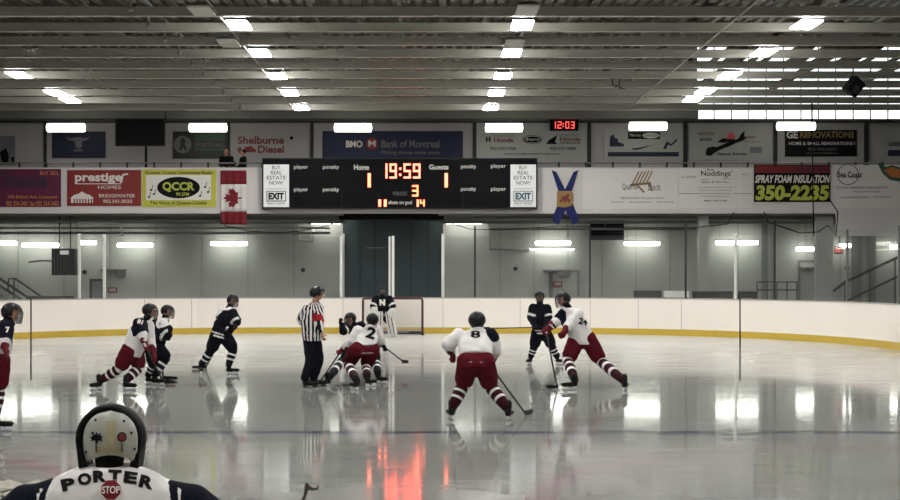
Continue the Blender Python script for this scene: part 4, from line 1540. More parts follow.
def skate(g, toe, parent, k=1.0, holder='holder', tilt=0.0):
    """g: contact point on the ice"""
    t = Vector(toe).normalized()
    sd = t.cross(UP).normalized()
    up = UP
    mb = MB()
    a0 = g + UP * .11 * k - t * .07 * k
    mb.cap(a0 + UP * .15 * k + t * .02 * k, a0, .058 * k, .052 * k)
    mb.ball(a0 + UP * .0 * k - t * .015 * k, (.05 * k, .045 * k, .05 * k), (t, sd, UP))
    mb.cap(a0 - UP * .005 * k, g + UP * .105 * k + t * .125 * k, .047 * k, .042 * k)
    mb.ball(g + UP * .105 * k + t * .15 * k, (.05 * k, .045 * k, .038 * k), (t, sd, UP))
    b = mb.fused('skate', M['boot'], parent, .014 * k, 2)
    mb = MB()
    def bar(x0, x1, z0, z1, wd):
        vs = []
        for z in (z0, z1):
            for x, y in ((x0, -wd), (x1, -wd), (x1, wd), (x0, wd)):
                vs.append(g + t * x * k + sd * y * k + UP * z * k)
        return vs
    Q = [(0, 3, 2, 1), (4, 5, 6, 7), (0, 1, 5, 4), (1, 2, 6, 5), (2, 3, 7, 6), (3, 0, 4, 7)]
    mb.add(bar(-.11, -.04, .025, .065, .014), Q)
    mb.add(bar(.06, .15, .025, .065, .014), Q)
    mb.add(bar(-.12, .17, .018, .032, .009), Q)
    mb.build('blade_holder', M[holder], b)
    MB().add(bar(-.135, .185, 0.0, .02, .003), Q).build('blade', M['steel'], b)
    return b


def person(name, label, J, toeL=(0, 1), toeR=(0, 1), face=(0, 1, -.2), k=1.0, jersey=('jw', 'jn'), paint=None, pants='jr', socks=('sockdark', 'jw', 1),
           gl=('glovered', 'glovered'), gripL=None, gripR=None, helmet='cage', bare=False, longpants=False, group='hockey players', holder='holder', bulk=1.0, cat='person', kneef=.06):
    g = {}
    fl = ground(*J['ftL']); fr = ground(*J['ftR'])
    if J.get('flat'):
        fl.y = fr.y = J['flat']
    d = J.get('d', (fl.y + fr.y) / 2)
    P = {}
    for key in ('head', 'neck', 'shL', 'shR', 'elL', 'elR', 'haL', 'haR', 'hiL', 'hiR', 'knL', 'knR'):
        v = J[key]
        dd = v[2] if len(v) > 2 else 0.0
        P[key] = at(v[0], v[1], d + dd)
    tl = Vector((toeL[0], toeL[1], 0)).normalized(); tr = Vector((toeR[0], toeR[1], 0)).normalized()
    for sd, ft, t in (('L', fl, tl), ('R', fr, tr)):
        kn = J['kn' + sd]
        if len(kn) < 3:
            P['kn' + sd] = at(kn[0], kn[1], (d + ft.y) / 2)
        P['an' + sd] = ft + UP * .13 * k - t * .07 * k
    root = thing(name, label, cat, ((fl.x + fr.x) / 2, d, 0), group)
    fv = Vector(face).normalized()
    nk = P['head'] - P['neck']
    s, f, u = frame(nk * .4 + UP * .12 * k, fv)
    hd = P['head']
    # continuous body -------------------------------------------------
    mb = MB()
    face_shapes(mb, hd - u * .012, s, f, u, k * .88)
    mb.cap(hd - u * .04 * k - f * .02 * k, P['neck'], .052 * k, .06 * k)
    side = (P['shR'] - P['shL']).normalized()
    hside = (P['hiR'] - P['hiL']).normalized()
    hc = (P['hiL'] + P['hiR']) / 2
    shc = (P['shL'] + P['shR']) / 2
    spine = (P['neck'] - hc).normalized()
    fr_ = side.cross(spine).normalized()
    if fr_.dot(fv) < 0:
        fr_ = -fr_
    hfr = hside.cross(spine).normalized()
    sh_w = (P['shR'] - P['shL']).length / 2
    hp_w = (P['hiR'] - P['hiL']).length / 2
    B = bulk * k * (1.0 if bare else 1.08)
    mb.loft([(hc - spine * .10 * k, hside, hfr, .10 * B, .09 * B), (hc, hside, hfr, .13 * B, .105 * B), (hc.lerp(shc, .45), side, fr_, .12 * B, .095 * B),
             (hc.lerp(shc, .8), side, fr_, .14 * B, .11 * B), (shc, side, fr_, .13 * B, .09 * B), (P['neck'], side, fr_, .06 * B, .06 * B)])
    for q in 'LR':
        mb.cap(P['sh' + q], P['el' + q], .05 * k, .04 * k)
        wr = P['ha' + q] + (P['el' + q] - P['ha' + q]).normalized() * .07 * k
        mb.cap(P['el' + q], wr, .04 * k, .028 * k)
        grip = Vector((gripL if q == 'L' else gripR) or (.3, 0, -1))
        if bare:
            hand_shape(mb, P['ha' + q], P['ha' + q] - P['el' + q], grip, k * .95, 1 if q == 'L' else -1, .62, False)
        else:
            mb.ball(P['ha' + q], .035 * k)
        mb.cap(P['hi' + q], P['kn' + q], .075 * k, .055 * k)
        mb.cap(P['kn' + q], P['an' + q] + UP * .04 * k, .05 * k, .03 * k)
    body = mb.fused('body', M['skin'], root, .012 if bare else .016, 2)
    eyes_mouth(root, hd - u * .012, s, f, u, k * .88)
    # jersey ------------------------------------------------------------
    mb = MB()
    hem = hc - spine * .06 * k
    mb.loft([(hem, hside, hfr, (.10 + hp_w) * B, .165 * B), (hc.lerp(shc, .25), (hside + side).normalized(), fr_, .20 * B, .16 * B), (hc.lerp(shc, .6), side, fr_, .215 * B, .165 * B),
             (hc.lerp(shc, .88), side, fr_, max(.17 * B, sh_w * .95), .145 * B), (shc.lerp(P['neck'], .35), side, fr_, max(.14 * B, sh_w * .8), .11 * B), (P['neck'], side, fr_, .10 * B, .095 * B), (P['neck'].lerp(hd, .3), s, f, .075 * B, .075 * B)])
    for q in 'LR':
        wr = P['ha' + q] + (P['el' + q] - P['ha' + q]).normalized() * (.10 if bare else .13) * k
        ar = (.078, .062, .045) if bare else (.098, .082, .066)
        mb.cap(P['sh' + q], P['el' + q], ar[0] * B, ar[1] * B)
        mb.cap(P['el' + q], wr, ar[1] * B, ar[2] * B)
    ctx = dict(P=P, k=k, hem=hem, spine=spine, side=side, front=fr_, hc=hc, shc=shc)
    pf = (lambda c, n: paint(c, n, ctx)) if paint else None
    je = mb.fused('jersey', [M[j] for j in jersey], root, .018 * max(.8, k), 3, pf, .006 if not bare else .003)
    # trousers / shorts ------------------------------------------------------
    mb = MB()
    mb.loft([(hc - spine * .12 * k, hside, hfr, (.07 + hp_w) * B, .13 * B), (hc, hside, hfr, (.085 + hp_w) * B, .145 * B), (hc + spine * .08 * k, hside, hfr, (.06 + hp_w) * B, .135 * B)])
    for q in 'LR':
        if longpants:
            mb.cap(P['hi' + q], P['kn' + q], .105 * B, .085 * B)
            mb.cap(P['kn' + q], P['an' + q] + UP * .05 * k, .085 * B, .08 * B)
        else:
            mb.cap(P['hi' + q], P['hi' + q].lerp(P['kn' + q], .74), .138 * B, .122 * B)
    mb.fused('trousers' if longpants else 'shorts', M[pants], root, .02, 3, None, .006)
    # socks ------------------------------------------------------------------
    for q in 'LR':
        if longpants:
            continue
        K, A = P['kn' + q], P['an' + q] + UP * .02 * k
        th = P['hi' + q].lerp(K, .80)
        ax = (A - K).normalized()
        u1 = ax.orthogonal().normalized()
        v1 = ax.cross(u1)
        rings, ms = [], []
        main, alt = 0, 1
        rings.append((th, u1, v1, .082 * k, .082 * k)); ms.append(socks[2] if len(socks) > 2 else 0)
        rings.append((K - ax * .02, u1, v1, .088 * k, .088 * k)); ms.append(socks[2] if len(socks) > 2 else 0)
        for i, t in enumerate((.10, .25, .34, .43, .52, .61, .70, .86, 1.0)):
            rr = .084 - .028 * t + .012 * math.sin(PI * t)
            rings.append((K.lerp(A, t), u1, v1, rr * k, rr * k))
            ms.append([0, 1, 0, 0, 1, 0, 0, 0, 0][i])
        MB().loft(rings, mis=ms[:len(rings)]).build('sock', [M[socks[0]], M[socks[1]]], root, True)
    # skates, gloves, helmet ----------------------------------------------------
    skate(fl, tl, root, k * .86, holder)
    skate(fr, tr, root, k * .86, holder)
    if not bare:
        for q, gm, gp in (('L', gl[0], gripL), ('R', gl[1], gripR)):
            if gm:
                glove(P['ha' + q], P['ha' + q] - P['el' + q], Vector(gp or (.3, 0, -1)), M[gm], root, k=k * 1.12, side=1 if q == 'L' else -1)
    if not bare:
        MB().loft([(P['neck'] + (P['neck'] - hd) * .1, s, f, .075 * k, .075 * k), (P['neck'].lerp(hd, .35), s, f, .07 * k, .07 * k), (P['neck'].lerp(hd, .62), s, f, .063 * k, .066 * k)]).build('neck_guard', M['gloveblack'], root, True)
    if helmet:
        make_helmet(hd - u * .012, s, f, u, root, k * .87, helmet)
    return root, P, je, ctx


def decal(s, px, py, w, h, m, je, y_from, rot=0.0, name='number', bold=0.05, d_scale=None, off=.008):
    """lettering laid onto the cloth: every vertex is dropped on the jersey surface"""
    me = text_mesh(s, bold, 0.0)
    bm = bmesh.new()
    bm.from_mesh(me)
    bmesh.ops.subdivide_edges(bm, edges=[e for e in bm.edges if e.calc_length() > .12], cuts=2)
    bmesh.ops.triangulate(bm, faces=bm.faces)
    bm.to_mesh(me)
    bm.free()
    bvh = BVHTree.FromPolygons([v.co.copy() for v in je.data.vertices], [tuple(p.vertices) for p in je.data.polygons])
    xs = [v.co.x for v in me.vertices]; ys = [v.co.y for v in me.vertices]
    cx, cy = (max(xs) + min(xs)) / 2, (max(ys) + min(ys)) / 2
    sx, sy = w / (max(xs) - min(xs)), h / (max(ys) - min(ys))
    c, s_ = math.cos(rot), math.sin(rot)
    eye = Vector((0, 0, H))
    for v in me.vertices:
        x, y = (v.co.x - cx) * sx, (v.co.y - cy) * sy
        qx, qy = px + x * c - y * s_, py - (x * s_ + y * c)
        dr = (at(qx, qy, y_from) - eye).normalized()
        hit = bvh.ray_cast(eye, dr)
        if hit[0] is None:
            hit = bvh.find_nearest(at(qx, qy, y_from))
        n = hit[1] if hit[1].dot(dr) < 0 else -hit[1]
        v.co = hit[0] + n * off
    me.materials.clear()
    me.materials.append(m)
    return link_mesh(name, me, je)


def stick(label, a, b, blade_dir, m='stick', tape='tape', tail=.10, blade_len=.30, group='hockey sticks', goalie=False):
    """a: upper hand, b: heel of the blade, shaft runs through a"""
    d = (b - a).normalized()
    top = a - d * tail
    t = thing('hockey_stick', label, 'hockey stick', (b.x, b.y, b.z), group)
    s, f, u = frame(d, Vector(blade_dir) + Vector((.001, .001, 0)))
    mb = MB()
    mb.loft([(top, s, f, .011, .016), (b, s, f, .011, .016)])
    sh = mb.build('shaft', M[m], t)
    mb = MB()
    mb.loft([(top - d * .01, s, f, .016, .021), (top + d * .12, s, f, .014, .019)])
    mb.build('grip_tape', M[tape], t)
    bd = Vector(blade_dir).normalized()
    sd = bd.cross(UP).normalized()
    mb = MB()
    rings = []
    zc = max(.038, b.z)
    for i in range(7):
        q = i / 6
        c = Vector((b.x, b.y, 0)) + UP * zc + bd * (blade_len * q - .02) + sd * (.03 * q * q)
        rings.append((c, UP, sd, (.036 if goalie is False else .05) * (1 - .25 * q * q), .006))
    mb.loft(rings)
    mb.build('blade', M[m if not goalie else 'stickw'], t)
    return t


def d_of(*ft):
    return sum(ground(*p).y for p in ft) / len(ft)


# jersey paint rules --------------------------------------------------------
def stripes_ref(c, n, x):
    v = c - x['hc']
    a = v.dot(x['side']) / (.050 * x['k'])
    fr = v.dot(x['front']) / (.050 * x['k'])
    ang = math.atan2(v.dot(x['front']), v.dot(x['side']))
    P = x['P']
    best = min(seg_t(c, P['sh' + q], P['el' + q])[1] for q in 'LR')
    bt = seg_t(c, P['haR'], P['elR'])
    tR, dR = seg_t(c, P['shR'], P['elR'])
    if dR < .13 and .58 < tR < .98:
        return 2
    return 0 if int(math.floor(ang * 5.2 * 1.0 + 100)) % 2 == 0 else 1


def p_white(yoke=.0, cuff=True, side=None, shoulders='LR', hemstripe=True, armlen=.35):
    def fn(c, n, x):
        P, k = x['P'], x['k']
        h = (c - x['hem']).dot(x['spine'])
        for q in shoulders:
            t, dd = seg_t(c, P['sh' + q], P['el' + q])
            tt, d2 = seg_t(c, P['el' + q], P['ha' + q])
            if yoke and t < armlen and dd < .15 and (c - P['sh' + q]).length < yoke:
                return 1
            if cuff and d2 < .12 and .25 < tt < .42:
                return 1
        if side:
            v = c - x['hc']
            if v.dot(x['side']) * side > .19 * k and h > .1:
                return 1
        return 0
    return fn


def p_dark(yoke=.0, shoulders='LR', hem=True, arm=True, front=False):
    def fn(c, n, x):
        P, k = x['P'], x['k']
        h = (c - x['hem']).dot(x['spine'])
        for q in 'LR':
            t, dd = seg_t(c, P['sh' + q], P['el' + q])
            if arm and .70 < t < .95 and dd < .12 and (c - x['hc']).length > .2:
                return 1
        if yoke and (c - P['neck']).length < yoke and n.z > .1:
            return 1
        for q in shoulders:
            if yoke and (c - P['sh' + q]).length < yoke and n.z > .1:
                return 1
        if hem and (.03 < h < .06 or .09 < h < .115):
            return 1
        return 0
    return fn


# --- referee -----------------------------------------------------------------
person('person', 'referee in black and white striped shirt with red arm band, standing beside the face-off',
       dict(head=(318, 293.5), neck=(315, 303), shL=(306.5, 309, -.08), shR=(319.5, 308.5, .02), elL=(299.5, 319, .05), elR=(319, 322.5, -.16), haL=(303, 328, .12), haR=(323, 337, -.22),
            hiL=(308.5, 337, -.02), hiR=(315.5, 337, .04), knL=(310, 361), knR=(319, 360), ftL=(309, 388.5), ftR=(318, 387.5)),
       toeL=(1, .3), toeR=(1, .1), face=(.9, .2, -.5), k=1.0, jersey=('jw', 'jk', 'band'), paint=stripes_ref, pants='jk', bare=True, longpants=True, helmet='visor',
       group='officials', holder='holderk', gripL=(0, 1, 0), gripR=(0, 0, 1))

# --- centre white player with his back to us ------------------------------------
r8, P8, j8, c8 = person('person', 'crouching player in white number 8 jersey seen from behind, dark red shorts',
       dict(head=(477, 321), neck=(477, 330, -.03), shL=(459, 336), shR=(491, 336), elL=(448, 344, -.02), elR=(495, 350, .05), haL=(453, 356, .15), haR=(489, 364, .3),
            hiL=(468, 362, -.22), hiR=(484, 362, -.22), knL=(463, 385, .12), knR=(490, 386, .12), ftL=(451, 419), ftR=(509, 420)),
       toeL=(-.25, 1), toeR=(.3, 1), face=(.05, 1, -.1), k=1.02, jersey=('jw', 'jn'), paint=p_white(.12, False, None, 'R', armlen=.9), pants='jr', socks=('sockdark', 'jw', 1),
       gripL=(.5, .2, -1), gripR=(.5, .2, -1))
decal('8', 475.5, 334.6, 9.5, 7.4, M['print_k'], j8, P8['neck'].y - .2, bold=.03)
stick('black stick of the crouching number 8 player, blade reaching right', P8['haR'], ground(525, 416) + UP * .04, (.35, 1, 0), tail=.5)

# --- white player A, skating right with a bare shoulder number ----------------------
rA, PA, jA, cA = person('person', 'white jersey player with dark shoulder skating right, rear leg stretched, left of the striped referee',
       dict(head=(150.5, 311), neck=(146, 320), shL=(138.5, 324, -.15), shR=(148, 325, .12), elL=(143, 336, -.22), elR=(150, 338, .15), haL=(146, 347, -.25), haR=(154.5, 357, .05),
            hiL=(129.5, 350, -.05), hiR=(135, 351, .12), knL=(120, 368, -.0), knR=(139.5, 367, .15), ftL=(97, 390), ftR=(128.5, 390.5)),
       toeL=(-.5, -.75), toeR=(.9, -.4), face=(1, .1, -.2), k=1.0, jersey=('jw', 'jn'), paint=p_white(.24, False, None, 'L', armlen=.8), pants='jr', socks=('sockdark', 'jw', 1), gripL=(.4, 0, -1), gripR=(.4, 0, -1))
decal('81', 140, 322, 5.2, 4.2, M['print_w'], jA, PA['shL'].y - .2, rot=-.3, bold=.04)
stick('black stick carried low by the white player skating right', PA['haL'], ground(163, 384) + UP * .04, (.9, .1, 0), tail=.15, blade_len=.24)

# --- dark player B beside him -------------------------------------------------------
rB, PB, jB, cB = person('person', 'dark jersey player with pale shoulders skating right, just behind the white jersey skater',
       dict(head=(168, 311.5), neck=(164, 320), shL=(156, 324, .1), shR=(163.5, 324, -.1), elL=(155, 336, .1), elR=(168, 335, -.2), haL=(161, 342, -.1), haR=(170.5, 329, -.25),
            hiL=(151.5, 348, .05), hiR=(157.5, 348, -.1), knL=(154, 364), knR=(166, 358), ftL=(151, 384.5), ftR=(157, 385.5)),
       toeL=(.9, -.2), toeR=(1, 0), face=(1, -.25, -.3), k=.93, jersey=('jk', 'jw'), paint=p_dark(.13, 'R'), pants='jk', socks=('jk', 'jw'), gl=('gloveblack', 'gloveblack'), gripL=(.1, 0, -1), gripR=(.1, 0, -1))
stick('stick of the pale-shouldered dark player, blade on the ice by his skate', PB['haL'], ground(163, 380) + UP * .04, (1, -.1, 0), tail=.2)

# --- dark player C ---------------------------------------------------------------------
rC, PC, jC, cC = person('person', 'dark jersey player with white striped hem standing alone left of the referee',
       dict(head=(233, 300.5), neck=(229, 309), shL=(222, 313, .05), shR=(233, 313.5, -.1), elL=(219, 322, .05), elR=(237, 322, -.18), haL=(225, 332, -.18), haR=(235.5, 327.5, -.25),
            hiL=(217, 336), hiR=(225, 336.5, -.03), knL=(210.5, 350.5), knR=(233.5, 349), ftL=(201, 374), ftR=(231.5, 374.5)),
       toeL=(.2, -1), toeR=(1, -.2), face=(.8, -.6, -.25), k=.97, jersey=('jk', 'jw'), paint=p_dark(.13, 'L'), pants='jk', socks=('jk', 'jw'), gl=('gloveblack', 'gloveblack'), gripL=(-.4, 0, -1), gripR=(-.4, 0, -1))
stick('stick of the lone dark player left of the referee, slanting down left', PC['haL'], ground(206, 369) + UP * .04, (-.9, -.2, 0), tail=.25)

# --- dark centre D, bent over in the face-off -----------------------------------------------
rD, PD, jD, cD = person('person', 'dark jersey player bent over taking the face-off, facing the camera',
       dict(d=29.2, head=(350, 319, -.1), neck=(354, 324.5, 0), shL=(348, 326, .0), shR=(361, 326, .1), elL=(343.5, 331, -.15), elR=(372, 338, .25), haL=(340.5, 322.5, -.25), haR=(384.5, 347, .1),
            hiL=(361, 343, .35), hiR=(370, 344, .35), knL=(342, 361, .1), knR=(376, 361, .1), ftL=(325, 387), ftR=(381, 383.5)),
       toeL=(-.9, -.5), toeR=(.8, -.6), face=(-.65, -.6, -.75), k=.98, jersey=('jk', 'jw'), paint=p_dark(0, '', hem=True), pants='jk', socks=('jk', 'jw'), gl=('gloveblack', 'gloveblack'), gripL=(.4, 0, -1), gripR=(.7, 0, -.7))
stick('black stick held out right of the face-off, blade just above the ice', PD['haR'], at(403, 361.5, PD['haR'].y), (.35, -.2, 0), tail=.25, blade_len=.16)

# --- white number 2, back to us ---------------------------------------------------------------
r2, P2, j2, c2 = person('person', 'player in white number 2 jersey and dark red shorts bent over the face-off',
       dict(d=27.0, head=(372.5, 320, -.05), neck=(370, 327, -.1), shL=(358, 331, -.05), shR=(375.5, 330, .1), elL=(349.5, 343, -.1), elR=(381, 341, .2), haL=(341, 351, .0), haR=(375, 348, .45),
            hiL=(357, 350, -.25), hiR=(372, 350, -.1), knL=(347.5, 364, .1), knR=(366, 366, .1), ftL=(355, 390), ftR=(370, 386.5)),
       toeL=(-.6, .9), toeR=(.7, .8), face=(-.1, 1, -.5), k=1.0, jersey=('jw', 'jn'), paint=p_white(.0, True, None, 'R', armlen=.9), pants='jr', socks=('sockdark', 'jw', 1), gripL=(-.5, .0, -1), gripR=(-.5, 0, -1))
decal('2', 371, 333, 9, 12, M['print_k'], j2, P2['neck'].y - .2, rot=-.3, bold=.045)
stick('black stick of the white number 2 player pointing down left to the referee skates', P2['haL'], ground(320, 384) + UP * .04, (-.9, .2, 0), tail=.1)

# --- dark winger G, upright behind ---------------------------------------------------------------
rG, PG, jG, cG = person('person', 'slim dark jersey player facing the camera beyond the tall white jersey player',
       dict(head=(539.7, 296.5), neck=(540, 304, .02), shL=(533, 308), shR=(547, 308.5), elL=(530.5, 317, -.05), elR=(549, 317, -.05), haL=(535.5, 327, -.25), haR=(545, 327, -.28),
            hiL=(537.5, 332, .05), hiR=(545, 332, .05), knL=(534, 347), knR=(552, 346), ftL=(529.5, 364.5), ftR=(559, 364.5)),
       toeL=(-.5, -1), toeR=(.6, -1), face=(-.1, -1, -.2), k=.95, jersey=('jk', 'jw'), paint=p_dark(0, '', hem=True, arm=True), pants='jk', socks=('jk', 'jw'), gl=('gloveblack', 'gloveblack'), gripL=(1, 0, .1), gripR=(1, 0, .1))
stick('black stick held level across by the slim dark player, pointing left', PG['haR'], at(489, 328.5, PG['haL'].y), (-.8, -.3, 0.0), tail=.15, blade_len=.25)

# --- white winger H, leaning left ------------------------------------------------------------------
rH, PH, jH, cH = person('person', 'tall white jersey player leaning left with right leg stretched back, dark red shorts',
       dict(d=26.3, head=(562.5, 299.5), neck=(567.5, 307.5), shL=(563, 315, .05), shR=(578, 314.5, -.05), elL=(556, 322, -.1), elR=(568, 327, -.18), haL=(546, 330.5, -.12), haR=(563, 333.5, -.3),
            hiL=(577, 339, .05), hiR=(588, 339.5, -.02), knL=(567.5, 361, -.15), knR=(601, 361.5, .0), ftL=(571, 390), ftR=(625, 390.5)),
       toeL=(-1, -.35), toeR=(.35, 1), face=(-.85, -.35, -.35), k=1.06, jersey=('jw', 'jn'), paint=p_white(.24, True, None, 'L', armlen=.95), pants='jr', socks=('sockdark', 'jw', 1), gripL=(.2, 0, -1), gripR=(.2, 0, -1))
decal('24', 583, 321.5, 9, 7, M['print_k'], jH, PH['neck'].y - .2, rot=-.2, bold=.05)
stick('dark stick held upright in front of the tall leaning white player, white blade', PH['haL'], ground(557, 389) + UP * .04, (-.8, -.2, 0), tail=.05, blade_len=.2)

# --- far left player I ----------------------------------------------------------------------------------
rI, PI_, jI, cI = person('person', 'white jersey player with black helmet and red glove, cut off by the left edge',
       dict(head=(12.5, 313), neck=(7, 323), shL=(-4, 328, .1), shR=(6, 328, -.12), elL=(-10, 343, .2), elR=(3.5, 342, -.22), haL=(2, 356, .1), haR=(6.5, 352, -.3),
            hiL=(-9, 361, .1), hiR=(-1, 362, -.1), knL=(-12, 388, .1), knR=(-1.5, 388), ftL=(-18, 430), ftR=(0, 431)),
       toeL=(1, .2), toeR=(1, 0), face=(1, 0, -.15), k=1.0, jersey=('jw', 'jn'), paint=p_white(.20, False, None, 'R', armlen=.9), pants='jr', socks=('sockdark', 'jw', 1), gripL=(.3, 0, -1), gripR=(.3, 0, -1))
decal('7', 7.5, 330, 4, 6, M['print_w'], jI, PI_['shR'].y - .2, bold=.05)

# --- far goalkeeper N -----------------------------------------------------------------------------------
GD = 46.5
rN, PN, jN, cN = person('person', 'goalkeeper in dark jersey with white N and white pads, before the far goal',
       dict(flat=46.5, d=46.5, head=(382.5, 290.5), neck=(382.5, 296.5), shL=(376, 299), shR=(389.5, 299), elL=(373, 306, -.1), elR=(393, 306, -.1), haL=(374.5, 312, -.3), haR=(392, 313, -.3),
            hiL=(379, 314.5, .1), hiR=(387, 314.5, .1), knL=(377.5, 322, -.1), knR=(389, 322, -.1), ftL=(378, 337), ftR=(392, 337)),
       toeL=(-.3, -1), toeR=(.3, -1), face=(0, -1, -.1), k=1.0, jersey=('jk', 'jw'), paint=p_dark(0, '', hem=True, arm=True), pants='jk', socks=('jk', 'jw'), gl=(None, None), helmet='cage', bulk=1.12)
decal('N', 382.3, 302.5, 5.6, 6.2, M['print_w'], jN, PN['neck'].y - .3, bold=.07)
for q, gx_ in (('L', 377.5), ('R', 390.0)):
    top, bot = at(gx_ + (2 if q == 'L' else -1.5), 311.5, GD - .28), at(gx_ + (.5 if q == 'L' else 3), 335.5, GD - .25)
    bot.z = .05
    mb = MB()
    fx = (bot - top).normalized()
    mb.loft([(top, Vector((1, 0, 0)), Vector((0, 1, 0)), .11, .05), (top.lerp(bot, .5), Vector((1, 0, 0)), Vector((0, 1, 0)), .14, .07), (bot, Vector((1, 0, 0)), Vector((0, 1, 0)), .16, .07)])
    pd = mb.fused('leg_pad', M['pad'], rN, .02, 2)
    mb = MB()
    for o_ in (-.06, .05):
        mb.tube([top + Vector((o_, -.06, 0)), top.lerp(bot, .5) + Vector((o_, -.08, 0)), bot + Vector((o_, -.08, 0.05))], .012, 6)
    mb.build('pad_stripe', M['print_k'], pd)
blk = MB().box(tuple(PN['haL'] + Vector((-.10, -.08, -.18))), tuple(PN['haL'] + Vector((.1, -.02, .16)))).build('blocker', M['pad'], rN, bevel=.02)
mb = MB()
mb.ball(PN['haR'] + Vector((0, -.03, 0)), (.13, .06, .16))
mb.ball(PN['haR'] + Vector((.05, -.06, .08)), (.06, .05, .09))
mb.fused('catching_glove', M['pad'], rN, .018, 2)
st = stick('pale goalkeeper stick resting before the far goal', PN['haL'] + Vector((0, -.12, 0)), at(384, 335.5, GD - .5), (.9, -.3, 0), m='stickw', goalie=True)

# --- two spectators on the gallery --------------------------------------------------------------------------
def spectator(px, py, label, facev):
    D0 = 54.4
    c = at(px, py, D0)
    root = thing('person', label, 'person', (c.x, D0, ZG1), 'spectators on the gallery')
    base = Vector((c.x, D0, ZG1))
    hz = c.z
    hh = hz - ZG1
    k = hh / 1.62
    s, f, u = frame(UP, Vector(facev))
    mb = MB()
    face_shapes(mb, c, s, f, u, k)
    nk = c - UP * .13 * k
    mb.cap(c - UP * .05, nk, .05 * k, .055 * k)
    hip = base + UP * .9 * k
    mb.loft([(hip - UP * .05, s, f, .14 * k, .1 * k), (hip.lerp(nk, .5), s, f, .13 * k, .1 * k), (hip.lerp(nk, .85), s, f, .17 * k, .1 * k), (nk, s, f, .06 * k, .06 * k)])
    J = {}
    for q in (-1, 1):
        sh = nk - UP * .07 * k + s * q * .18 * k
        el = sh - UP * .26 * k + s * q * .06 * k + f * .04
        ha = el + f * .20 * k - UP * .08 * k - s * q * .10 * k
        J[q] = (sh, el, ha)
        mb.cap(sh, el, .05 * k, .04 * k)
        mb.cap(el, ha, .04 * k, .03 * k)
        hand_shape(mb, ha + (ha - el).normalized() * .06, ha - el, s, k * .9, q, .62, False)
        kn = base + UP * .5 * k + s * q * .1 * k
        mb.cap(hip + s * q * .08 * k, kn, .08 * k, .06 * k)
        mb.cap(kn, base + UP * .08 + s * q * .11 * k, .055 * k, .04 * k)
    mb.fused('body', M['skin'], root, .012, 2)
    eyes_mouth(root, c, s, f, u, k)
    mb = MB()
    mb.loft([(hip - UP * .12, s, f, .19 * k, .13 * k), (hip.lerp(nk, .5), s, f, .18 * k, .13 * k), (hip.lerp(nk, .85), s, f, .21 * k, .13 * k), (nk - UP * .01, s, f, .09 * k, .08 * k)])
    for q in (-1, 1):
        mb.cap(J[q][0], J[q][1], .075 * k, .06 * k)
        mb.cap(J[q][1], J[q][2], .06 * k, .045 * k)
    mb.fused('jacket', M['suit'], root, .016, 3, None, .003)
    mb = MB()
    mb.loft([(hip + UP * .05, s, f, .16 * k, .12 * k), (hip - UP * .12, s, f, .17 * k, .12 * k)])
    for q in (-1, 1):
        kn = base + UP * .5 * k + s * q * .1 * k
        mb.cap(hip + s * q * .08 * k, kn, .1 * k, .075 * k)
        mb.cap(kn, base + UP * .12 + s * q * .11 * k, .075 * k, .065 * k)
    mb.fused('trousers', M['suit'], root, .02, 2)
    for q in (-1, 1):
        mb = MB()
        fb = base + s * q * .11 * k
        mb.cap(fb + UP * .045 - f * .05, fb + UP * .04 + f * .13, .045, .04)
        mb.fused('shoe', M['dark'], root, .014, 2)
    mb = MB()
    mb.ball(c + UP * .045 * k - f * .025 * k, (.088 * k, .100 * k, .092 * k), (s, f, u))
    mb.fused('hair', M['hair'], root, .014, 2)
    return root


spectator(226.5, 152.0, 'spectator in dark clothing on the gallery above the flag, left one, face showing', (.2, -1, -.1))
spectator(243, 153.0, 'spectator in dark clothing on the gallery, the right one, turned to his neighbour', (-.9, -.4, -.1))
# ------------------------------------------------------------------ near goalkeeper, seen from behind
ND = 6.55


def npx(x, y, d=0.0):
    return at(x, y, ND + d)


root = thing('person', 'goalkeeper close to the viewer seen from behind, red stop sign on white jersey', 'person', (npx(110, 0).x, ND, 0), 'hockey players near the viewer')
hd = npx(110, 441, .0)
S, Fw, U = Vector((1, 0, 0)), Vector((0, 1, 0)), Vector((0, 0, 1))
nk = npx(110, 469, .02)
shl, shr = npx(40, 500, .10), npx(180, 500, .10)
ell, elr = npx(-25, 545, .30), npx(245, 545, .30)
hal, har = npx(-5, 600, .62), npx(225, 600, .62)
hc = npx(110, 610, -.28)
hl, hr = hc + S * -.13, hc + S * .13
knl, knr = npx(70, 700, .25), npx(150, 700, .25)
knl.z = knr.z = .48
fl, fr = Vector((npx(55, 0).x, ND - .05, 0)), Vector((npx(165, 0).x, ND - .05, 0))
mb = MB()
face_shapes(mb, hd, S, Fw, U, 1.0)
mb.cap(hd - U * .04, nk - U * .03, .058, .065)
mb.loft([(hc - U * .1, S, Fw, .12, .1), (hc, S, Fw, .15, .12), (hc.lerp(nk, .5), S, Fw, .15, .10), (hc.lerp(nk, .75), S, Fw, .17, .07), (nk, S, Fw, .06, .055)])
for sh, el, ha, hi, kn, ft in ((shl, ell, hal, hl, knl, fl), (shr, elr, har, hr, knr, fr)):
    mb.cap(sh, el, .055, .045)
    mb.cap(el, ha, .042, .032)
    hand_shape(mb, ha, ha - el, Vector((0, 0, 1)), 1.0, 1, .62, False)
    mb.cap(hi, kn, .09, .06)
    mb.cap(kn, ft + U * .14, .055, .04)
mb.fused('body', M['skin'], root, .011, 2)
eyes_mouth(root, hd, S, Fw, U, 1.0)
# hair below the mask
mb = MB()
mb.ball(hd - U * .01, (.085, .085, .105))
mb.cap(hd - U * .09 - Fw * .02, npx(110, 464), .062, .06)
mb.fused('hair', M['hair'], root, .01, 2)


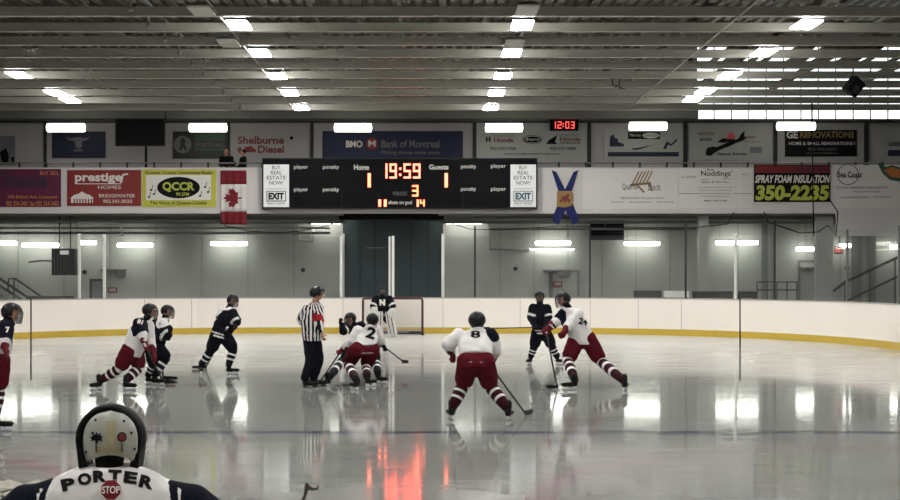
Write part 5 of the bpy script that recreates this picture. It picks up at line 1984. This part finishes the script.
# jersey
def near_paint(c, n):
    q = abs(c.x - hd.x)
    top = 1.09 - 0.0 * q
    lim = .262
    if q > lim + (1.0 - c.z) * .25:
        return 1 if not (lim + .03 + (1.0 - c.z) * .25 < q < lim + .042 + (1.0 - c.z) * .25 and c.z < 1.0) else 0
    return 0


mb = MB()
mb.loft([(hc - U * .08, S, Fw, .26, .2), (hc.lerp(nk, .3), S, Fw, .27, .2), (hc.lerp(nk, .62), S, Fw, .29, .19), (npx(110, 506, .03), S, Fw, .31, .165),
         (npx(110, 490, .02), S, Fw, .29, .155), (npx(110, 476, .02), S, Fw, .235, .14), (npx(110, 469, .01), S, Fw, .17, .12), (npx(110, 465, .01), S, Fw, .11, .10)])
for sg, sh, el, ha in ((-1, shl, ell, hal), (1, shr, elr, har)):
    mb.cap(npx(110 + sg * 38, 493, .03), npx(110 + sg * 82, 506, .08), .085, .095)
    mb.cap(npx(110 + sg * 82, 506, .08), el, .10, .1)
    mb.cap(el, ha - (ha - el).normalized() * .1, .1, .08)
jer = mb.fused('jersey', [M['jw'], M['jn']], root, .012, 6, near_paint, .003)


def surf_letters(s, pts, m, parent, size, name, bold=.05, wide=1.0):
    for chh, (x, y, r, sc) in zip(s, pts):
        decal(chh, x, y, size[0] * sc, size[1] * sc, m, parent, ND - .3, rot=r, name=name, bold=bold, off=.003)


surf_letters('PORTER', [(68.5, 484.5, .2, 1.0), (84.8, 479.3, .12, 1.0), (100, 476.6, .04, .98), (115, 475.8, -.04, .95), (130.5, 477.8, -.14, .97), (146.5, 482.3, -.22, 1.05)],
             M['print_k'], jer, (13.8, 12), 'name_letter', .06)
# red octagon on the back
oc = [(11.3 * math.cos(PI / 8 + PI / 4 * i), 11.3 * math.sin(PI / 8 + PI / 4 * i)) for i in range(8)]


def patch(outline, px, py, m, parent, name, off=.004):
    me_v, me_f = [(0, 0)], []
    R = 6
    n = len(outline)
    for r in range(1, R + 1):
        for i in range(n):
            a, b = outline[i], outline[(i + 1) % n]
            for q in range(4):
                t = q / 4
                me_v.append(((a[0] * (1 - t) + b[0] * t) * r / R, (a[1] * (1 - t) + b[1] * t) * r / R))
    N = n * 4
    for i in range(N):
        me_f.append((0, 1 + i, 1 + (i + 1) % N))
    for r in range(R - 1):
        for i in range(N):
            a = 1 + r * N
            me_f.append((a + i, a + N + i, a + N + (i + 1) % N, a + (i + 1) % N))
    bvh = BVHTree.FromPolygons([v.co.copy() for v in parent.data.vertices], [tuple(p.vertices) for p in parent.data.polygons])
    eye = Vector((0, 0, H))
    vs = []
    for x, y in me_v:
        dr = (at(px + x, py + y, ND) - eye).normalized()
        hit = bvh.ray_cast(eye, dr)
        if hit[0] is None:
            hit = bvh.find_nearest(at(px + x, py + y, ND))
        nn = hit[1] if hit[1].dot(dr) < 0 else -hit[1]
        vs.append(hit[0] + nn * off)
    return MB().add(vs, me_f).build(name, m, parent, True)


op = patch(oc, 111, 490, M['print_w'], jer, 'octagon_rim', .003)
op2 = patch([(x * .91, y * .91) for x, y in oc], 111, 490, M['flagred'], jer, 'red_octagon', .006)
decal('STOP', 111.2, 490, 17.5, 7.2, M['print_w'], jer, ND - .3, bold=.01, name='stop_letters', off=.009)

# shorts, pads, skates below the frame
mb = MB()
mb.loft([(hc - U * .14, S, Fw, .2, .16), (hc, S, Fw, .23, .17), (hc + U * .1, S, Fw, .2, .16)])
mb.cap(hl, hl.lerp(knl, .8), .15, .13)
mb.cap(hr, hr.lerp(knr, .8), .15, .13)
mb.fused('shorts', M['jr'], root, .022, 3)
for kn, ft in ((knl, fl), (knr, fr)):
    mb = MB()
    mb.loft([(kn + U * .2 + Fw * .12, S, Fw, .13, .05), (kn + Fw * .12, S, Fw, .14, .07), (Vector((ft.x, ft.y + .1, .08)), S, Fw, .14, .08)])
    mb.fused('leg_pad', M['pad'], root, .02, 2)
    skate(ft, (0, 1, 0), root, 1.0)
mb = MB()
mb.ball(hal + Fw * .03, (.15, .07, .17))
mb.ball(hal + Vector((.06, .06, .1)), (.07, .05, .1))
mb.fused('catching_glove', M['pad'], root, .018, 2)
MB().box(tuple(har + Vector((-.11, .03, -.2))), tuple(har + Vector((.11, .08, .17)))).build('blocker', M['pad'], root, bevel=.02)
b0 = Vector((har.x - .25, har.y + .35, .05))
stick('goalkeeper stick of the near goalkeeper with the stop sign jersey', har + Fw * .1, b0, (-.9, .1, 0), m='stickw', goalie=True, group='goalkeeper sticks')

# mask: black shell open at the back, pale back plate ---------------------------------
mk = None
mb = MB()
n = 26
vs, fs = [], []
# shell: rings going from the rear rim forward to the face
rim = []
cyc = npx(110, 439).z
for k in range(n + 1):
    a = math.radians(-28) + math.radians(236) * k / n      # opening at the neck
    rim.append((math.cos(a), math.sin(a)))
layers = [(-.035, .128, .132), (-.02, .139, .143), (.03, .143, .147), (.08, .137, .140), (.12, .115, .115), (.15, .075, .08), (.165, .0, .0)]
W0 = .0
for (dy, rx, rz) in layers:
    for (cx_, sz_) in rim:
        z = cyc + sz_ * rz * (1.0 if sz_ > 0 else 1.0)
        vs.append((hd.x + cx_ * rx, hd.y + dy, z))
L = n + 1
for j in range(len(layers) - 1):
    for i in range(n):
        fs.append((j * L + i, j * L + i + 1, (j + 1) * L + i + 1, (j + 1) * L + i))
mask = MB().add(vs, fs).build('goalie_mask', M['mask'], root, True)
so = mask.modifiers.new('thick', 'SOLIDIFY')
so.thickness = .016
so.offset = 0
# straight cheek sides running down beside the neck
for sg in (-1, 1):
    mb = MB()
    zt_, zb_ = npx(0, 436).z, npx(0, 470).z
    xo, xi = hd.x + sg * .146, hd.x + sg * .118
    xo2, xi2 = hd.x + sg * .128, hd.x + sg * .088
    y0, y1 = hd.y - .04, hd.y + .10
    vs = [(xi, y0, zt_), (xo, y0, zt_), (xo, y1, zt_), (xi, y1, zt_), (xi2, y0, zb_), (xo2, y0, zb_), (xo2, y1, zb_), (xi2, y1, zb_)]
    mb.add(vs, [(0, 1, 2, 3), (7, 6, 5, 4), (0, 4, 5, 1), (1, 5, 6, 2), (2, 6, 7, 3), (3, 7, 4, 0)])
    mb.build('cheek_side', M['mask'], mask, bevel=.008)
# cage at the face side
mb = MB()
for e in (-.09, -.06, -.03, 0, .03):
    mb.tube([(hd.x + .1 * math.sin(a), hd.y + .155 * math.cos(a) + .02, hd.z + e) for a in [(-1 + q * .25) for q in range(9)]], .003, 5)
mb.build('face_cage', M['cage'], mask)

# back plate: domed shield with arched lower edge
def plate(scale, yoff, zlow, zhigh, m, name, parent, arch=True, halfw=27.0):
    nx, nz = 20, 18
    vs, fs = [], []
    for j in range(nz + 1):
        for i in range(nx + 1):
            u_ = -1 + 2 * i / nx
            v_ = j / nz
            # outline in pixels: sides bulge, top round, bottom arched
            half = halfw * scale * math.sqrt(max(0.0, 1 - max(0, (v_ - .45) / .55) ** 2.2)) * (.93 + .07 * math.sin(min(1, v_ / .45) * PI / 2))
            x = 110.5 + u_ * half
            zb = zlow - (8.5 * (1 - u_ * u_) if arch else 0)
            y = zb + (zhigh - zb) * v_
            bulge = -.085 * math.sqrt(max(0.0, 1 - min(1, (u_ * half / 29.0) ** 2 + ((y - 440) / 34.0) ** 2)))
            q = npx(x, y, -.02 + bulge + yoff)
            vs.append((q.x, q.y, q.z))
    for j in range(nz):
        for i in range(nx):
            a = j * (nx + 1) + i
            fs.append((a, a + 1, a + nx + 2, a + nx + 1))
    o = MB().add(vs, fs).build(name, m, parent, True)
    s_ = o.modifiers.new('thick', 'SOLIDIFY')
    s_.thickness = .004
    s_.offset = 0
    return o


pl = plate(1.0, 0, 463.5, 411, M['maskplate'], 'back_plate', mask)


def on_plate(outline, m, name, off):
    vs = []
    for x, y in outline:
        bulge = -.085 * math.sqrt(max(0.0, 1 - min(1, ((x - 110.5) / 29.0) ** 2 + ((y - 440) / 34.0) ** 2)))
        q = npx(x, y, -.02 + bulge - off)
        vs.append(tuple(q))
    c = tuple(sum(v[i] for v in vs) / len(vs) for i in range(3))
    # lift the centre to follow the dome
    cx_ = sum(x for x, y in outline) / len(outline); cy_ = sum(y for x, y in outline) / len(outline)
    bulge = -.085 * math.sqrt(max(0.0, 1 - min(1, ((cx_ - 110.5) / 29.0) ** 2 + ((cy_ - 440) / 34.0) ** 2)))
    q = tuple(npx(cx_, cy_, -.02 + bulge - off))
    n_ = len(vs)
    return MB().add(vs + [q], [(i, (i + 1) % n_, n_) for i in range(n_)]).build(name, m, pl, True)


def grid_on_plate(x0, y0, x1, y1, m, name, off, n=6, taper=0.0):
    vs, fs = [], []
    for j in range(n + 1):
        for i in range(n + 1):
            v_ = j / n
            wsc = 1 - taper * v_
            xm = (x0 + x1) / 2
            x = xm + (x0 + (x1 - x0) * i / n - xm) * wsc
            y = y0 + (y1 - y0) * v_
            bulge = -.085 * math.sqrt(max(0.0, 1 - min(1, ((x - 110.5) / 29.0) ** 2 + ((y - 440) / 34.0) ** 2)))
            vs.append(tuple(npx(x, y, -.02 + bulge - off)))
    for j in range(n):
        for i in range(n):
            a = j * (n + 1) + i
            fs.append((a, a + 1, a + n + 2, a + n + 1))
    return MB().add(vs, fs).build(name, m, pl, True)


grid_on_plate(106, 421, 116, 440, M['maskgold'], 'gold_strip', .004)
grid_on_plate(96, 447, 123, 453.5, M['maskgold'], 'gold_chin', .004)
grid_on_plate(106, 440, 115, 447.5, M['maskgold'], 'gold_strip', .004)
L_ = [(0, -6), (1.6, -3), (4.4, -5), (4, -1.5), (7, -1.5), (5, 1.5), (6, 4), (2, 3), (1, 6), (-1, 6), (-1.5, 3), (-6, 4), (-5, 1.5), (-7, 0), (-4, -1.5), (-4, -4.5), (-1.6, -3)]
on_plate([(96.5 + x * .95, 437.5 + y * .95) for x, y in L_], M['print_k'], 'leaf_emblem', .007)
on_plate([(122 + 4.8 * math.cos(2 * PI * i / 16), 437 + 5 * math.sin(2 * PI * i / 16)) for i in range(16)], M['print_k'], 'round_emblem', .007)
on_plate([(122 + 3.6 * math.cos(2 * PI * i / 16), 437 + 3.8 * math.sin(2 * PI * i / 16)) for i in range(16)], M['darkred'], 'round_emblem_centre', .010)
for x, y in ((95.5, 420), (124, 421), (86, 452), (134.5, 449), (92.5, 433), (131.5, 433)):
    on_plate([(x + 1.3 * math.cos(2 * PI * i / 8), y + 1.5 * math.sin(2 * PI * i / 8)) for i in range(8)], M['print_k'], 'screw', .007)
mb = MB()
for x in (96, 122):
    mb.tube([npx(x, y, -.027 - .085 * math.sqrt(max(0, 1 - ((x - 110.5) / 29.) ** 2 - ((y - 440) / 34.) ** 2))) for y in (443, 447, 452)], .0025, 5)
mb.build('strap', M['print_k'], pl)

# ------------------------------------------------------------------ painted marks on the near ice
def on_ice(lst, m, name, label, cat):
    mb = MB()
    for o in lst:
        vs = [tuple(ground(x, y) + UP * .002) for x, y in o]
        mb.add(vs, [tuple(range(len(vs)))])
    o = mb.build(name, m)
    return tag(o, label, cat)


M['markdark'] = mat('dark ice paint', rgb(46, 38, 34), 0.95, 0, 0.0)
M['markgrey'] = mat('mottled snow', rgb(150, 146, 134), 0.9, 0, .2, .35, 22, .8, 30)
on_ice([[(304.5, 487), (306, 482.5), (308, 484), (312, 488), (317, 488), (317.5, 485), (318.8, 486), (318, 490), (312, 491), (308.5, 490), (306.5, 496), (304, 503), (300, 503), (304, 494)]],
       M['markdark'], 'ice_mark', 'small dark hooked paint mark on the ice at the bottom left of centre', 'ice marking')
bm = bmesh.new()
c0 = ground(10, 490)
for k in range(46):
    a = random.random() * 2 * PI
    r = random.random() ** .6
    q = c0 + Vector((math.cos(a) * .62 * r, math.sin(a) * .42 * r, 0))
    rr = .05 + .05 * (1 - r) * random.random() + .02
    mm_ = bmesh.ops.create_icosphere(bm, subdivisions=1, radius=rr)
    for v in mm_['verts']:
        v.co = Vector((v.co.x * 1.4, v.co.y * 1.4, max(0.0, v.co.z * .7))) + q
me = bpy.data.meshes.new('snow')
bm.to_mesh(me)
bm.free()
me.materials.append(M['markgrey'])
o = link_mesh('scraped_snow', me)
tag(o, 'pile of scraped grey snow on the ice beside the near goalkeeper', 'snow', None, 'stuff')
